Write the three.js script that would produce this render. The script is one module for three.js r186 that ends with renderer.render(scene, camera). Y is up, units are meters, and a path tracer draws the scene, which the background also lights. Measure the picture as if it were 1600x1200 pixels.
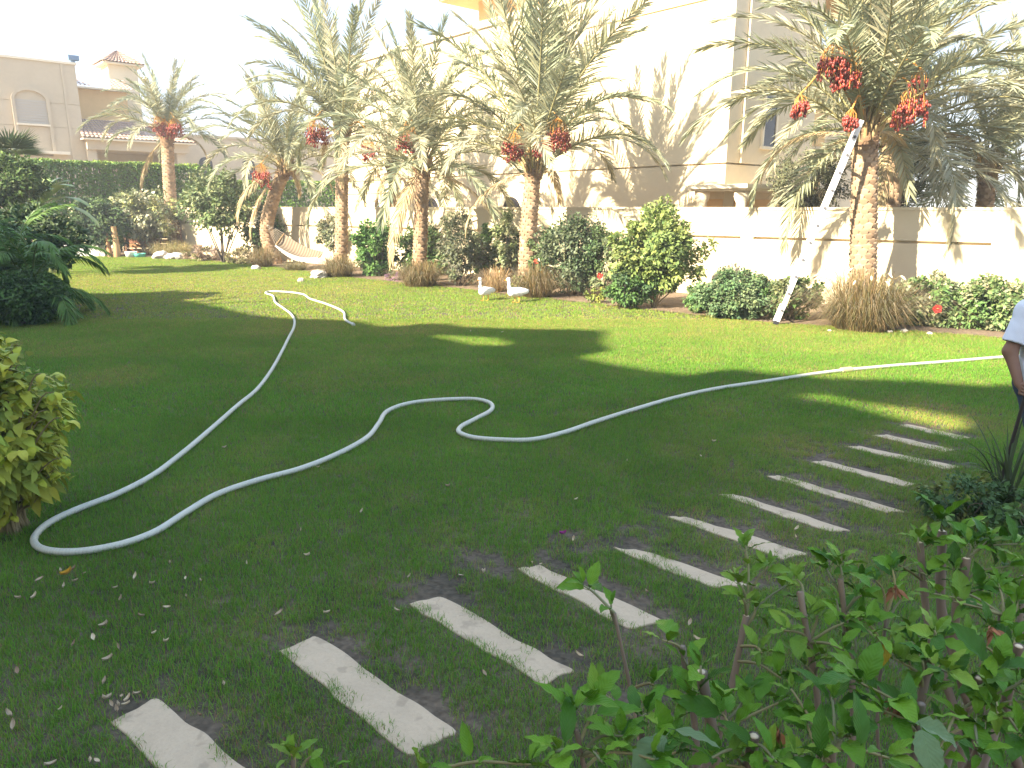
import * as THREE from 'three';
import { mergeGeometries, mergeVertices, toCreasedNormals } from 'three/addons/utils/BufferGeometryUtils.js';
import { MarchingCubes } from 'three/addons/objects/MarchingCubes.js';
import { RoundedBoxGeometry } from 'three/addons/geometries/RoundedBoxGeometry.js';

// ---------------------------------------------------------------- camera, sky, sun, exposure
const scene = new THREE.Scene();
const F = 1150, PITCH = Math.atan(277 / F), EYE = 2.1;
const camera = new THREE.PerspectiveCamera(2 * Math.atan(600 / F) * 180 / Math.PI, 4 / 3, 0.05, 1500);
camera.position.set(0, EYE, 0);
camera.rotation.set(-PITCH, 0, 0);
scene.add(camera);
const renderer = new THREE.WebGLRenderer({ antialias: true });
renderer.toneMapping = THREE.LinearToneMapping;
renderer.toneMappingExposure = 4.9;
renderer.shadowMap.enabled = true;

const SUN_AZ = 51 * Math.PI / 180, SUN_EL = 31 * Math.PI / 180;      // azimuth counted from straight behind the viewer to the left
const SUN = new THREE.Vector3(-Math.sin(SUN_AZ) * Math.cos(SUN_EL), Math.sin(SUN_EL), Math.cos(SUN_AZ) * Math.cos(SUN_EL));
const sun = new THREE.DirectionalLight(new THREE.Color(1, 0.85, 0.64), 5);
sun.position.copy(SUN).multiplyScalar(90).add(new THREE.Vector3(0, 0, -18));
sun.target.position.set(0, 0, -18);
sun.castShadow = true; sun.shadow.radius = 1.2; sun.shadow.mapSize.set(4096, 4096);
Object.assign(sun.shadow.camera, { left: -45, right: 45, top: 35, bottom: -35, near: 1, far: 200 });
scene.add(sun, sun.target);
scene.fog = new THREE.FogExp2(new THREE.Color(0.9, 0.95, 1), 0.002);
{ // hazy bright sky: white near the horizon and around the sun, pale blue away from it
  const W = 512, H = 256, d = new Float32Array(W * H * 4), s = SUN;
  for (let j = 0; j < H; j++) for (let i = 0; i < W; i++) {
    const el = ((j + 0.5) / H - 0.5) * Math.PI, az = ((i + 0.5) / W - 0.5) * 2 * Math.PI, y = Math.sin(el);
    const x = Math.cos(el) * Math.cos(az), z = Math.cos(el) * Math.sin(az), c = x * s.x + y * s.y + z * s.z;
    const up = Math.max(y, 0), haze = Math.exp(-up * 5.5), glow = Math.exp((c - 1) * 3.0);
    const blue = [0.22, 0.33, 0.50], white = [0.50, 0.53, 0.56];
    const k = (j * W + i) * 4;
    for (let n = 0; n < 3; n++) {
      const m = blue[n] + (white[n] - blue[n]) * Math.min(1, haze + 0.35 * glow);
      d[k + n] = 0.68 * (m + [0.55, 0.47, 0.36][n] * glow * 0.6) * (y < 0 ? 0.8 : 1);
    }
    d[k + 3] = 1;
  }
  const t = new THREE.DataTexture(d, W, H, THREE.RGBAFormat, THREE.FloatType);
  t.mapping = THREE.EquirectangularReflectionMapping; t.magFilter = THREE.LinearFilter; t.needsUpdate = true;
  scene.background = t; scene.environment = t;
}

// ---------------------------------------------------------------- helpers
let seedState = 7;
const seed = (n) => { seedState = n >>> 0; };
const rnd = () => { seedState = (seedState + 0x6d2b79f5) >>> 0; let t = Math.imul(seedState ^ (seedState >>> 15), 1 | seedState); t = (t + Math.imul(t ^ (t >>> 7), 61 | t)) ^ t; return ((t ^ (t >>> 14)) >>> 0) / 4294967296; };
const rr = (a, b) => a + (b - a) * rnd();
const pick = (a) => a[Math.floor(rnd() * a.length)];
const V = (x, y, z) => new THREE.Vector3(x, y, z);
const lerp = (a, b, t) => a + (b - a) * t;
const clamp = (x, a, b) => Math.min(b, Math.max(a, x));
const smooth = (a, b, x) => { const t = clamp((x - a) / (b - a), 0, 1); return t * t * (3 - 2 * t); };
// real places read from the photograph: the ground point seen at a pixel, or the point at a pixel at a given distance ahead
function ray(px, py) { const a = (px - 800) / F, b = (600 - py) / F, c = Math.cos(PITCH), s = Math.sin(PITCH); return V(a, b * c - s, -c - b * s); }
function G(px, py, h = 0) { const r = ray(px, py), t = (h - EYE) / r.y; return V(r.x * t, h, r.z * t); }
function AT(px, py, depth) { const r = ray(px, py), t = -depth / r.z; return V(r.x * t, EYE + r.y * t, -depth); }
const hash2 = (x, y, k = 0) => { let h = Math.imul(x | 0, 374761393) + Math.imul(y | 0, 668265263) + Math.imul(k, 974711) | 0; h = Math.imul(h ^ (h >>> 13), 1274126177); return ((h ^ (h >>> 16)) >>> 0) / 4294967296; };
function vnoise(x, y, k = 0, per = 0) {
  const x0 = Math.floor(x), y0 = Math.floor(y), w = (v) => per ? ((v % per) + per) % per : v, fx = x - x0, fy = y - y0, sx = fx * fx * (3 - 2 * fx), sy = fy * fy * (3 - 2 * fy);
  return lerp(lerp(hash2(w(x0), w(y0), k), hash2(w(x0 + 1), w(y0), k), sx), lerp(hash2(w(x0), w(y0 + 1), k), hash2(w(x0 + 1), w(y0 + 1), k), sx), sy);
}
function fbm(x, y, k = 0, oct = 4, per = 0) { let s = 0, a = 0.5, n = 0; for (let i = 0; i < oct; i++) { s += a * vnoise(x, y, k + i, per); n += a; x *= 2; y *= 2; per *= 2; a *= 0.5; } return s / n; }
function dataTex(size, fn, srgb = false, rep = 1) {
  const d = new Uint8Array(size * size * 4);
  for (let j = 0; j < size; j++) for (let i = 0; i < size; i++) { const c = fn(i / size, j / size), k = (j * size + i) * 4; for (let n = 0; n < 3; n++) { let v = clamp(Array.isArray(c) ? c[n] : c, 0, 1); if (srgb) v = v <= 0.0031308 ? v * 12.92 : 1.055 * Math.pow(v, 1 / 2.4) - 0.055; d[k + n] = Math.round(v * 255); } d[k + 3] = 255; }
  const t = new THREE.DataTexture(d, size, size); t.wrapS = t.wrapT = THREE.RepeatWrapping; t.magFilter = THREE.LinearFilter; t.minFilter = THREE.LinearMipmapLinearFilter; t.generateMipmaps = true; t.repeat.set(rep, rep);
  if (srgb) t.colorSpace = THREE.SRGBColorSpace; t.needsUpdate = true; return t;
}
const col = (r, g, b) => new THREE.Color().setRGB(r, g, b);
const mat = (r, g, b, o = {}) => new THREE.MeshStandardMaterial({ color: col(r, g, b), roughness: 0.85, ...o });
const leafMat = (o = {}) => new THREE.MeshPhysicalMaterial({ vertexColors: true, roughness: 0.82, transmission: 0.3, thickness: 0, side: THREE.DoubleSide, specularIntensity: 0.6, ...o });
const vcMat = (o = {}) => new THREE.MeshStandardMaterial({ vertexColors: true, roughness: 0.8, side: THREE.DoubleSide, ...o });

const names = {};
function numbered(n) { const k = names[n] = (names[n] ?? -1) + 1; return k ? n + '_' + String(k).padStart(3, '0') : n; }
function tag(o, label, category, group, kind) { o.userData.label = label; if (category) o.userData.category = category; if (group) o.userData.group = group; if (kind) o.userData.kind = kind; return o; }
function thing(name, label, category, p = V(0, 0, 0), turn = 0, group) { const o = new THREE.Group(); o.name = numbered(name); o.position.copy(p); o.rotation.y = turn; scene.add(o); return tag(o, label, category, group); }
function mesh(name, geo, m, parent, kind) { const o = new THREE.Mesh(geo, m); o.name = parent ? name : numbered(name); o.castShadow = o.receiveShadow = true; (parent || scene).add(o); if (kind) o.userData.kind = kind; return o; }
function struct(name, geo, m) { return mesh(name, geo, m, null, 'structure'); }

// collects leaves, tubes and plates into one geometry with a colour per vertex
class MB {
  constructor() { this.p = []; this.c = []; this.u = []; this.i = []; this.n = 0; }
  v(p, c, u = 0, w = 0) { this.p.push(p.x, p.y, p.z); this.c.push(c[0], c[1], c[2]); this.u.push(u, w); return this.n++; }
  tri(a, b, c) { this.i.push(a, b, c); }
  quad(a, b, c, d) { this.i.push(a, b, c, a, c, d); }
  // a leaf: midrib of `seg` steps with a left and a right edge, folded and drooping
  leaf(p, dir, up, L, W, o = {}) {
    const { fold = 0.25, droop = 0.15, seg = 2, c = [0.1, 0.2, 0.05], prof = null, c2 = null } = o;
    const d = dir.clone().normalize(), s = V(0, 0, 0).crossVectors(d, up); if (s.lengthSq() < 1e-6) s.set(1, 0, 0); s.normalize();
    const n = V(0, 0, 0).crossVectors(s, d).normalize();
    const b = this.v(p, c, 0.5, 0); let pl = b, pm = b, pr = b;
    for (let k = 1; k < seg; k++) {
      const t = k / seg, w = (prof ? prof(t) : Math.sin(Math.PI * Math.pow(t, 0.75))) * W / 2;
      const m = p.clone().addScaledVector(d, L * t); m.y -= droop * L * t * t;
      const l = m.clone().addScaledVector(s, -w).addScaledVector(n, w * fold), r = m.clone().addScaledVector(s, w).addScaledVector(n, w * fold);
      const a = this.v(l, c2 || c, 0, t), q = this.v(m, c, 0.5, t), e = this.v(r, c2 || c, 1, t);
      if (k === 1) { this.tri(b, q, a); this.tri(b, e, q); } else { this.quad(pl, pm, q, a); this.quad(pm, pr, e, q); }
      pl = a; pm = q; pr = e;
    }
    const tip = p.clone().addScaledVector(d, L); tip.y -= droop * L;
    const z = this.v(tip, c, 0.5, 1); this.tri(pl, pm, z); this.tri(pm, pr, z); return this;
  }
  tube(pts, rad, seg = 6, c = [0.2, 0.15, 0.1], cap = true) {
    const N = pts.length; let prev = null, ref = V(0, 0, 1);
    const start = this.n;
    for (let k = 0; k < N; k++) {
      const t = pts[Math.min(k + 1, N - 1)].clone().sub(pts[Math.max(k - 1, 0)]).normalize();
      if (Math.abs(t.dot(ref)) > 0.95) ref = Math.abs(t.x) < 0.8 ? V(1, 0, 0) : V(0, 1, 0);
      const a = V(0, 0, 0).crossVectors(t, ref).normalize(), b = V(0, 0, 0).crossVectors(a, t).normalize(); ref = b.clone();
      ref = V(0, 0, 0).crossVectors(a, t).normalize();
      const r = typeof rad === 'function' ? rad(k / (N - 1)) : rad, row = [];
      for (let q = 0; q < seg; q++) { const g = q / seg * Math.PI * 2; row.push(this.v(pts[k].clone().addScaledVector(a, Math.cos(g) * r).addScaledVector(b, Math.sin(g) * r), typeof c === 'function' ? c(k / (N - 1)) : c, q / seg, k / (N - 1))); }
      if (prev) for (let q = 0; q < seg; q++) this.quad(prev[q], prev[(q + 1) % seg], row[(q + 1) % seg], row[q]);
      prev = row;
    }
    if (cap) { const e = this.v(pts[N - 1], typeof c === 'function' ? c(1) : c), f = this.v(pts[0], typeof c === 'function' ? c(0) : c); for (let q = 0; q < seg; q++) { this.tri(prev[q], prev[(q + 1) % seg], e); this.tri(start + (q + 1) % seg, start + q, f); } }
    return this;
  }
  ball(p, r, c, sx = 1, sy = 1, sz = 1, ws = 6, hs = 4) {
    const rows = [];
    for (let j = 0; j <= hs; j++) { const th = j / hs * Math.PI, row = []; for (let q = 0; q < ws; q++) { const g = q / ws * Math.PI * 2; row.push(this.v(V(p.x + r * sx * Math.sin(th) * Math.cos(g), p.y + r * sy * Math.cos(th), p.z + r * sz * Math.sin(th) * Math.sin(g)), c)); } rows.push(row); }
    for (let j = 0; j < hs; j++) for (let q = 0; q < ws; q++) this.quad(rows[j][q], rows[j][(q + 1) % ws], rows[j + 1][(q + 1) % ws], rows[j + 1][q]);
  }
  geo() { const g = new THREE.BufferGeometry(); g.setAttribute('position', new THREE.Float32BufferAttribute(this.p, 3)); g.setAttribute('color', new THREE.Float32BufferAttribute(this.c, 3)); g.setAttribute('uv', new THREE.Float32BufferAttribute(this.u, 2)); g.setIndex(this.i); g.computeVertexNormals(); return g; }
  build(name, m, parent, kind) { return mesh(name, this.geo(), m, parent, kind); }
}
const curve = (pts, n, tension = 0.5) => new THREE.CatmullRomCurve3(pts, false, 'catmullrom', tension).getPoints(n);
const rdir = () => { const z = rr(-1, 1), a = rr(0, Math.PI * 2), q = Math.sqrt(1 - z * z); return V(q * Math.cos(a), z, q * Math.sin(a)); };
const vary = (c, a = 0.2, hue = 0.12) => { const k = 1 + rr(-a, a), h = rr(-hue, hue); return [c[0] * k * (1 + h), c[1] * k, c[2] * k * (1 - h)]; };
// box given by two corners, uv in metres
function box(x0, y0, z0, x1, y1, z1) {
  const g = new THREE.BoxGeometry(Math.abs(x1 - x0), Math.abs(y1 - y0), Math.abs(z1 - z0)); g.translate((x0 + x1) / 2, (y0 + y1) / 2, (z0 + z1) / 2); return metre(g);
}
function metre(g, k = 1) { // uv from position, by the way each face points
  const q = g.index ? g.toNonIndexed() : g, p = q.attributes.position, n = q.attributes.normal, u = new Float32Array(p.count * 2);
  for (let i = 0; i < p.count; i++) { const ax = Math.abs(n.getX(i)), ay = Math.abs(n.getY(i)), az = Math.abs(n.getZ(i)); const X = p.getX(i), Y = p.getY(i), Z = p.getZ(i); if (ay > ax && ay > az) { u[2 * i] = X * k; u[2 * i + 1] = Z * k; } else if (ax > az) { u[2 * i] = Z * k; u[2 * i + 1] = Y * k; } else { u[2 * i] = X * k; u[2 * i + 1] = Y * k; } }
  q.setAttribute('uv', new THREE.BufferAttribute(u, 2)); return q;
}
const merge = (a) => mergeGeometries(a.map((g) => { const q = g.index ? g.toNonIndexed() : g; for (const k of Object.keys(q.attributes)) if (!['position', 'normal', 'uv'].includes(k)) q.deleteAttribute(k); return q; }));
// smooth-min surface over a cloud of tapered bones
function meshField(fn, lo, hi, cell) {
  const size = Math.max(hi.x - lo.x, hi.y - lo.y, hi.z - lo.z), N = Math.min(150, Math.ceil(size / cell) + 4), mc = new MarchingCubes(N, new THREE.MeshBasicMaterial(), false, false, 260000), half = size / 2 * (N / (N - 4));
  const c = lo.clone().add(hi).multiplyScalar(0.5), h = N / 2, p = V(0, 0, 0);
  for (let z = 0; z < N; z++) for (let y = 0; y < N; y++) for (let x = 0; x < N; x++) { p.set((x - h) / h * half + c.x, (y - h) / h * half + c.y, (z - h) / h * half + c.z); mc.field[x + y * N + z * N * N] = (p.x < lo.x - cell || p.x > hi.x + cell || p.y < lo.y - cell || p.y > hi.y + cell || p.z < lo.z - cell || p.z > hi.z + cell) ? -1 : -fn(p); }
  mc.isolation = 0; mc.update();
  const n = mc.count, g = new THREE.BufferGeometry();
  const P = new Float32Array(n * 3), Nn = new Float32Array(n * 3);
  for (let i = 0; i < n * 3; i++) { P[i] = mc.positionArray[i] * half + [c.x, c.y, c.z][i % 3]; Nn[i] = mc.normalArray[i]; }
  g.setAttribute('position', new THREE.BufferAttribute(P, 3));
  const q = mergeVertices(g, 1e-5); q.computeVertexNormals(); return q;
}
function capsule(p, a, b, ra, rb) { const ab = b.clone().sub(a), t = clamp(p.clone().sub(a).dot(ab) / ab.lengthSq(), 0, 1); return p.distanceTo(a.clone().addScaledVector(ab, t)) - lerp(ra, rb, t); }
const smin = (a, b, k) => { const h = clamp(0.5 + 0.5 * (b - a) / k, 0, 1); return lerp(b, a, h) - k * h * (1 - h); };
function bones(list, k) { return (p) => { let d = 9; for (const [a, b, ra, rb] of list) d = smin(d, capsule(p, a, b, ra, rb), k); return d; }; }
const flatGeo = (shape, y) => { const g = new THREE.ShapeGeometry(shape); g.rotateX(-Math.PI / 2); g.translate(0, y, 0); const p = g.attributes.position, u = new Float32Array(p.count * 2); for (let i = 0; i < p.count; i++) { u[2 * i] = p.getX(i); u[2 * i + 1] = -p.getZ(i); } g.setAttribute('uv', new THREE.BufferAttribute(u, 2)); return g; };
const poly = (pts) => new THREE.Shape(pts.map(([x, z]) => new THREE.Vector2(x, z)));   // z counted forwards

// ---------------------------------------------------------------- shared textures and materials
const plasterBump = dataTex(256, (u, v) => 0.5 * fbm(u * 32, v * 32, 3, 3, 32) + 0.5 * fbm(u * 6, v * 6, 9, 3, 6));
const plasterTone = dataTex(512, (u, v) => { const a = fbm(u * 5, v * 5, 21, 5, 5), b = fbm(u * 40, v * 40, 5, 2, 40); const k = 0.86 + 0.16 * a + 0.06 * b; return [k, k * 0.995, k * 0.985]; }, true, 0.22);
const plaster = (r, g, b) => mat(r, g, b, { map: plasterTone, bumpMap: plasterBump, bumpScale: 0.004, roughness: 0.92 });
const soilTex = dataTex(512, (u, v) => { const a = fbm(u * 8, v * 8, 31, 5, 8), b = fbm(u * 64, v * 64, 41, 2, 64), k = 0.55 + 0.5 * a + 0.35 * (b - 0.5); return [0.20 * k, 0.145 * k, 0.095 * k]; }, true, 0.8);
const soilBump = dataTex(256, (u, v) => fbm(u * 24, v * 24, 51, 4, 24));
const thatchTex = dataTex(512, (u, v) => { const a = fbm(u * 6, v * 6, 61, 5, 6), b = fbm(u * 90, v * 90, 71, 2, 90), k = 0.6 + 0.8 * (b - 0.3), m = smooth(0.2, 0.6, a); return [lerp(0.075, 0.13, m) * k, lerp(0.062, 0.1, m) * k, lerp(0.042, 0.07, m) * k]; }, true, 0.5);
const M = {
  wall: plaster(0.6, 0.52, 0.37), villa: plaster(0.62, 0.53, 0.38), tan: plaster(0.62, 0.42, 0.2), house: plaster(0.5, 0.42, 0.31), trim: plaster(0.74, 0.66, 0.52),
  dark: mat(0.02, 0.02, 0.025, { roughness: 0.25 }), wood: mat(0.16, 0.09, 0.05), white: mat(0.78, 0.78, 0.76, { roughness: 0.6 }),
  soil: new THREE.MeshStandardMaterial({ map: soilTex, bumpMap: soilBump, bumpScale: 0.03, roughness: 1 }),
  thatch: new THREE.MeshStandardMaterial({ map: thatchTex, bumpMap: soilBump, bumpScale: 0.02, roughness: 1 }),
  sand: mat(0.42, 0.34, 0.24, { map: plasterTone, roughness: 1 }),
  leaf: leafMat(), leafGloss: leafMat({ roughness: 0.55, transmission: 0.22, specularIntensity: 0.7 }), stem: vcMat({ roughness: 0.9 }), frond: leafMat({ roughness: 0.7, transmission: 0.35 }), bark: vcMat({ roughness: 0.95 }),
};

// ---------------------------------------------------------------- the ground
const EDGE = [[14, 8.6], [9.6, 11.0], [7.13, 12.46], [4.75, 13.53], [2.75, 15.4], [0.76, 17.3], [-1.36, 19.4], [-4.63, 22.3], [-9.71, 28.0], [-15.04, 31.8], [-19.4, 32.9], [-27, 34]];
struct('ground', (() => { const g = new THREE.PlaneGeometry(900, 900, 6, 6); g.rotateX(-Math.PI / 2); g.translate(0, -0.04, -100); return metre(g, 0.3); })(), M.sand);
struct('lawn', flatGeo(poly([[14, -5], ...EDGE, [-27, -5]]), 0), M.thatch);
struct('planting_bed', flatGeo(poly([...EDGE, [-27, 40], [-19, 39], [16, 9.8]].map(([x, z], i) => [x, z])), 0.012), M.soil);
// distance of a ground place from the lawn's edge, positive on the lawn
function onLawn(x, z) { for (let i = 0; i < EDGE.length - 1; i++) { const [ax, az] = EDGE[i], [bx, bz] = EDGE[i + 1]; if (x <= ax && x >= bx) { const e = lerp(az, bz, (x - ax) / (bx - ax)); return (e - z) * 0.75; } } return -1; }

// ---------------------------------------------------------------- boundary wall: piers, recessed grooves, coping
{
  const w = thing('boundary_wall', 'long cream plastered garden wall with grooved panels behind the palms and shrubs', 'wall', V(7.6, 0, -15.6), Math.atan2(-0.64, 0.77));
  const P = [], panel = (x0, x1) => { mesh('panel', merge([box(x0, 0, -0.2, x1, 1.375, 0)]), M.wall, w); mesh('panel', merge([box(x0, 1.43, -0.2, x1, 2.03, 0)]), M.wall, w); mesh('groove', box(x0, 1.375, -0.18, x1, 1.43, -0.11), M.wall, w); };
  let x = 2.03;
  for (let k = 0; k < 9; k++) { panel(x - 4.68, x); mesh('pier', box(x - 4.98, 0, -0.2, x - 4.68, 2.03, 0.004), M.wall, w); x -= 4.98; }
  mesh('pier', box(2.03, 0, -0.2, 7.5, 2.03, 0.004), M.wall, w);
  mesh('coping', box(x, 2.03, -0.22, 7.5, 2.09, 0.022), M.wall, w);
}

// ---------------------------------------------------------------- villa behind the wall
function archShape(w, h, spring) { const s = new THREE.Shape(); s.moveTo(-w / 2, 0); s.lineTo(w / 2, 0); s.lineTo(w / 2, spring); s.absellipse(0, spring, w / 2, h - spring, 0, Math.PI, false); s.lineTo(-w / 2, 0); return s; }
function archPlate(w, h, spring, depth) { return metre(new THREE.ExtrudeGeometry(archShape(w, h, spring), { depth, bevelEnabled: false, curveSegments: 14 })); }
function archRing(w, h, spring, band, depth) { const s = archShape(w + band * 2, h + band, spring); const hole = archShape(w, h, spring); s.holes.push(hole); const g = new THREE.ExtrudeGeometry(s, { depth, bevelEnabled: false, curveSegments: 14 }); return metre(g); }
{
  const v = thing('villa', 'large cream villa with grooved sunlit facade rising behind the garden wall', 'house', V(5.72, 0, -20.5), Math.atan2(-0.748, 0.664));
  const hs = [0, 2.64, 2.68, 3.21, 3.255, 7.36, 7.41, 8.2];
  const body = [];
  for (let k = 0; k < hs.length - 1; k++) { const thin = hs[k + 1] - hs[k] < 0.06, e = thin ? 0.1 : 0; if (k === 1) { body.push(box(-21 + 0.1, hs[k], -4.5, -13.5, hs[k + 1], -0.1), box(-13.5, hs[k], -4.6, 0, hs[k + 1], 0)); continue; } body.push(box(-21 + e, hs[k], -4.6 + e, -e, hs[k + 1], -e)); }
  mesh('wall', merge(body), M.villa, v);
  mesh('cornice', merge([box(-21.1, 8.2, -4.7, 0.1, 8.28, 0.1), box(-21.05, 8.28, -4.65, 0.05, 8.42, 0.05)]), M.trim, v);
  mesh('upper_wall', merge([box(-11.6, 8.42, -9, -0.7, 9.48, -1.0)]), M.tan, v);  // orange-tan colour stands in for eave shade and warm bounce
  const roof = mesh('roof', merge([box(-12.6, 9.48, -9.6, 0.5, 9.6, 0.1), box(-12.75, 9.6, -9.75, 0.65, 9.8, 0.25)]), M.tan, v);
  mesh('parapet', box(-12.3, 9.8, -9.3, 0.2, 11.6, -0.9), M.villa, roof);
  mesh('parapet', box(-20.9, 8.42, -4.5, -20.6, 8.9, -0.2), M.villa, v);
  mesh('rear_wing', merge([box(-14, 0, -10.5, -1.1, 6.6, -4.6)]), M.villa, v);
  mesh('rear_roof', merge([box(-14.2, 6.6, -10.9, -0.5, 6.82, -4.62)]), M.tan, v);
  const nz = archPlate(1.0, 2.0, 1.3, 0.05); nz.rotateY(Math.PI / 2); nz.translate(-1.1, 4.1, -7.0); mesh('niche', nz, M.tan, v);
  // side face: tall window, small arched niche, pilaster
  const win = mesh('window', merge([box(0, 3.75, -2.42, 0.06, 5.3, -2.34), box(0, 3.75, -1.72, 0.06, 5.3, -1.64), box(0, 5.22, -2.34, 0.06, 5.3, -1.72), box(0, 3.67, -2.46, 0.1, 3.75, -1.6)]), M.trim, v);
  mesh('pane', box(0.001, 3.75, -2.34, 0.03, 5.22, -1.72), M.dark, win);
  mesh('pilaster', box(0, 3.26, -1.05, 0.07, 7.36, -0.62), M.villa, v);
  const n2 = archPlate(0.5, 0.85, 0.6, 0.04); n2.rotateY(Math.PI / 2); n2.translate(0, 7.5, -2.75); mesh('niche', n2, M.tan, v);
  // porch canopy wrapping the corner
  const can = mesh('porch_canopy', merge([box(-0.55, 2.5, 0, 1.1, 2.56, 0.75), box(-0.65, 2.56, 0, 1.2, 2.66, 0.85), box(0, 2.5, -4.4, 1.1, 2.56, 0), box(0, 2.56, -4.5, 1.2, 2.66, 0)]), M.trim, v);
  for (const [x, z] of [[-0.35, 0.5], [0.85, 0.5], [0.85, -3.9]]) { const c = new THREE.LatheGeometry([[0.001, 0], [0.2, 0], [0.2, 0.12], [0.14, 0.16], [0.13, 2.2], [0.17, 2.26], [0.2, 2.36], [0.2, 2.5], [0.001, 2.5]].map(([r, y]) => new THREE.Vector2(r, y)), 18); c.translate(x, 0, z); mesh('column', metre(c), M.trim, v); }
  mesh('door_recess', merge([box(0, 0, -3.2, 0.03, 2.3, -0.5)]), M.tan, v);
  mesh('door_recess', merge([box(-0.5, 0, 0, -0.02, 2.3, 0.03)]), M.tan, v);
  // arched openings low on the facade
  for (const [x, w] of [[-13.45, 1.0], [-16.2, 0.9], [-17.6, 0.5], [-8.6, 1.0]]) { const a = archPlate(w, 2.44, 1.9, 0.02); a.translate(x, 0, 0); const ring = archRing(w, 2.44, 1.9, 0.1, 0.05); ring.translate(x, 0, 0); const f = mesh('window', ring, M.trim, v); mesh('pane', a, M.dark, f); }
}

// ---------------------------------------------------------------- neighbouring house at the left
const roofTile = (r = 0.34, g = 0.2, b = 0.14) => { const t = dataTex(128, (u, w) => { const k = 0.75 + 0.35 * hash2(Math.floor(u * 8), Math.floor(w * 8), 3); return [r * k, g * k, b * k]; }, true); return new THREE.MeshStandardMaterial({ map: t, roughness: 0.85 }); };
const M_tile = roofTile(0.36, 0.25, 0.2);
// a tiled slope: rows of half-round tiles between an eave a-b and a ridge d-c
function tiledSlope(a, b, c, d, pitch = 0.24) {
  const m = new MB(), n = Math.max(3, Math.round(a.distanceTo(b) / pitch)), rows = Math.max(3, Math.round(a.distanceTo(d) / 0.34));
  const nrm = V(0, 0, 0).crossVectors(b.clone().sub(a), d.clone().sub(a)).normalize(); if (nrm.y < 0) nrm.negate();
  for (let j = 0; j < rows; j++) for (let i = 0; i < n; i++) {
    const at = (u, w, lift) => { const lo = a.clone().lerp(b, u), hi = d.clone().lerp(c, u); return lo.lerp(hi, w).addScaledVector(nrm, lift); };
    const k = 0.75 + 0.4 * hash2(i, j, 5), cc = [0.34 * k, 0.235 * k, 0.19 * k], w0 = j / rows, w1 = (j + 1.12) / rows;
    let pa = null, pb = null;
    for (let q = 0; q <= 4; q++) { const u = (i + q / 4) / n, h = Math.sin(Math.PI * q / 4) * 0.07; const x = m.v(at(u, w0, h + 0.035), cc), y = m.v(at(u, w1, h * 0.8 + 0.005), cc); if (q) m.quad(pa, x, y, pb); pa = x; pb = y; }
  }
  return m;
}
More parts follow.
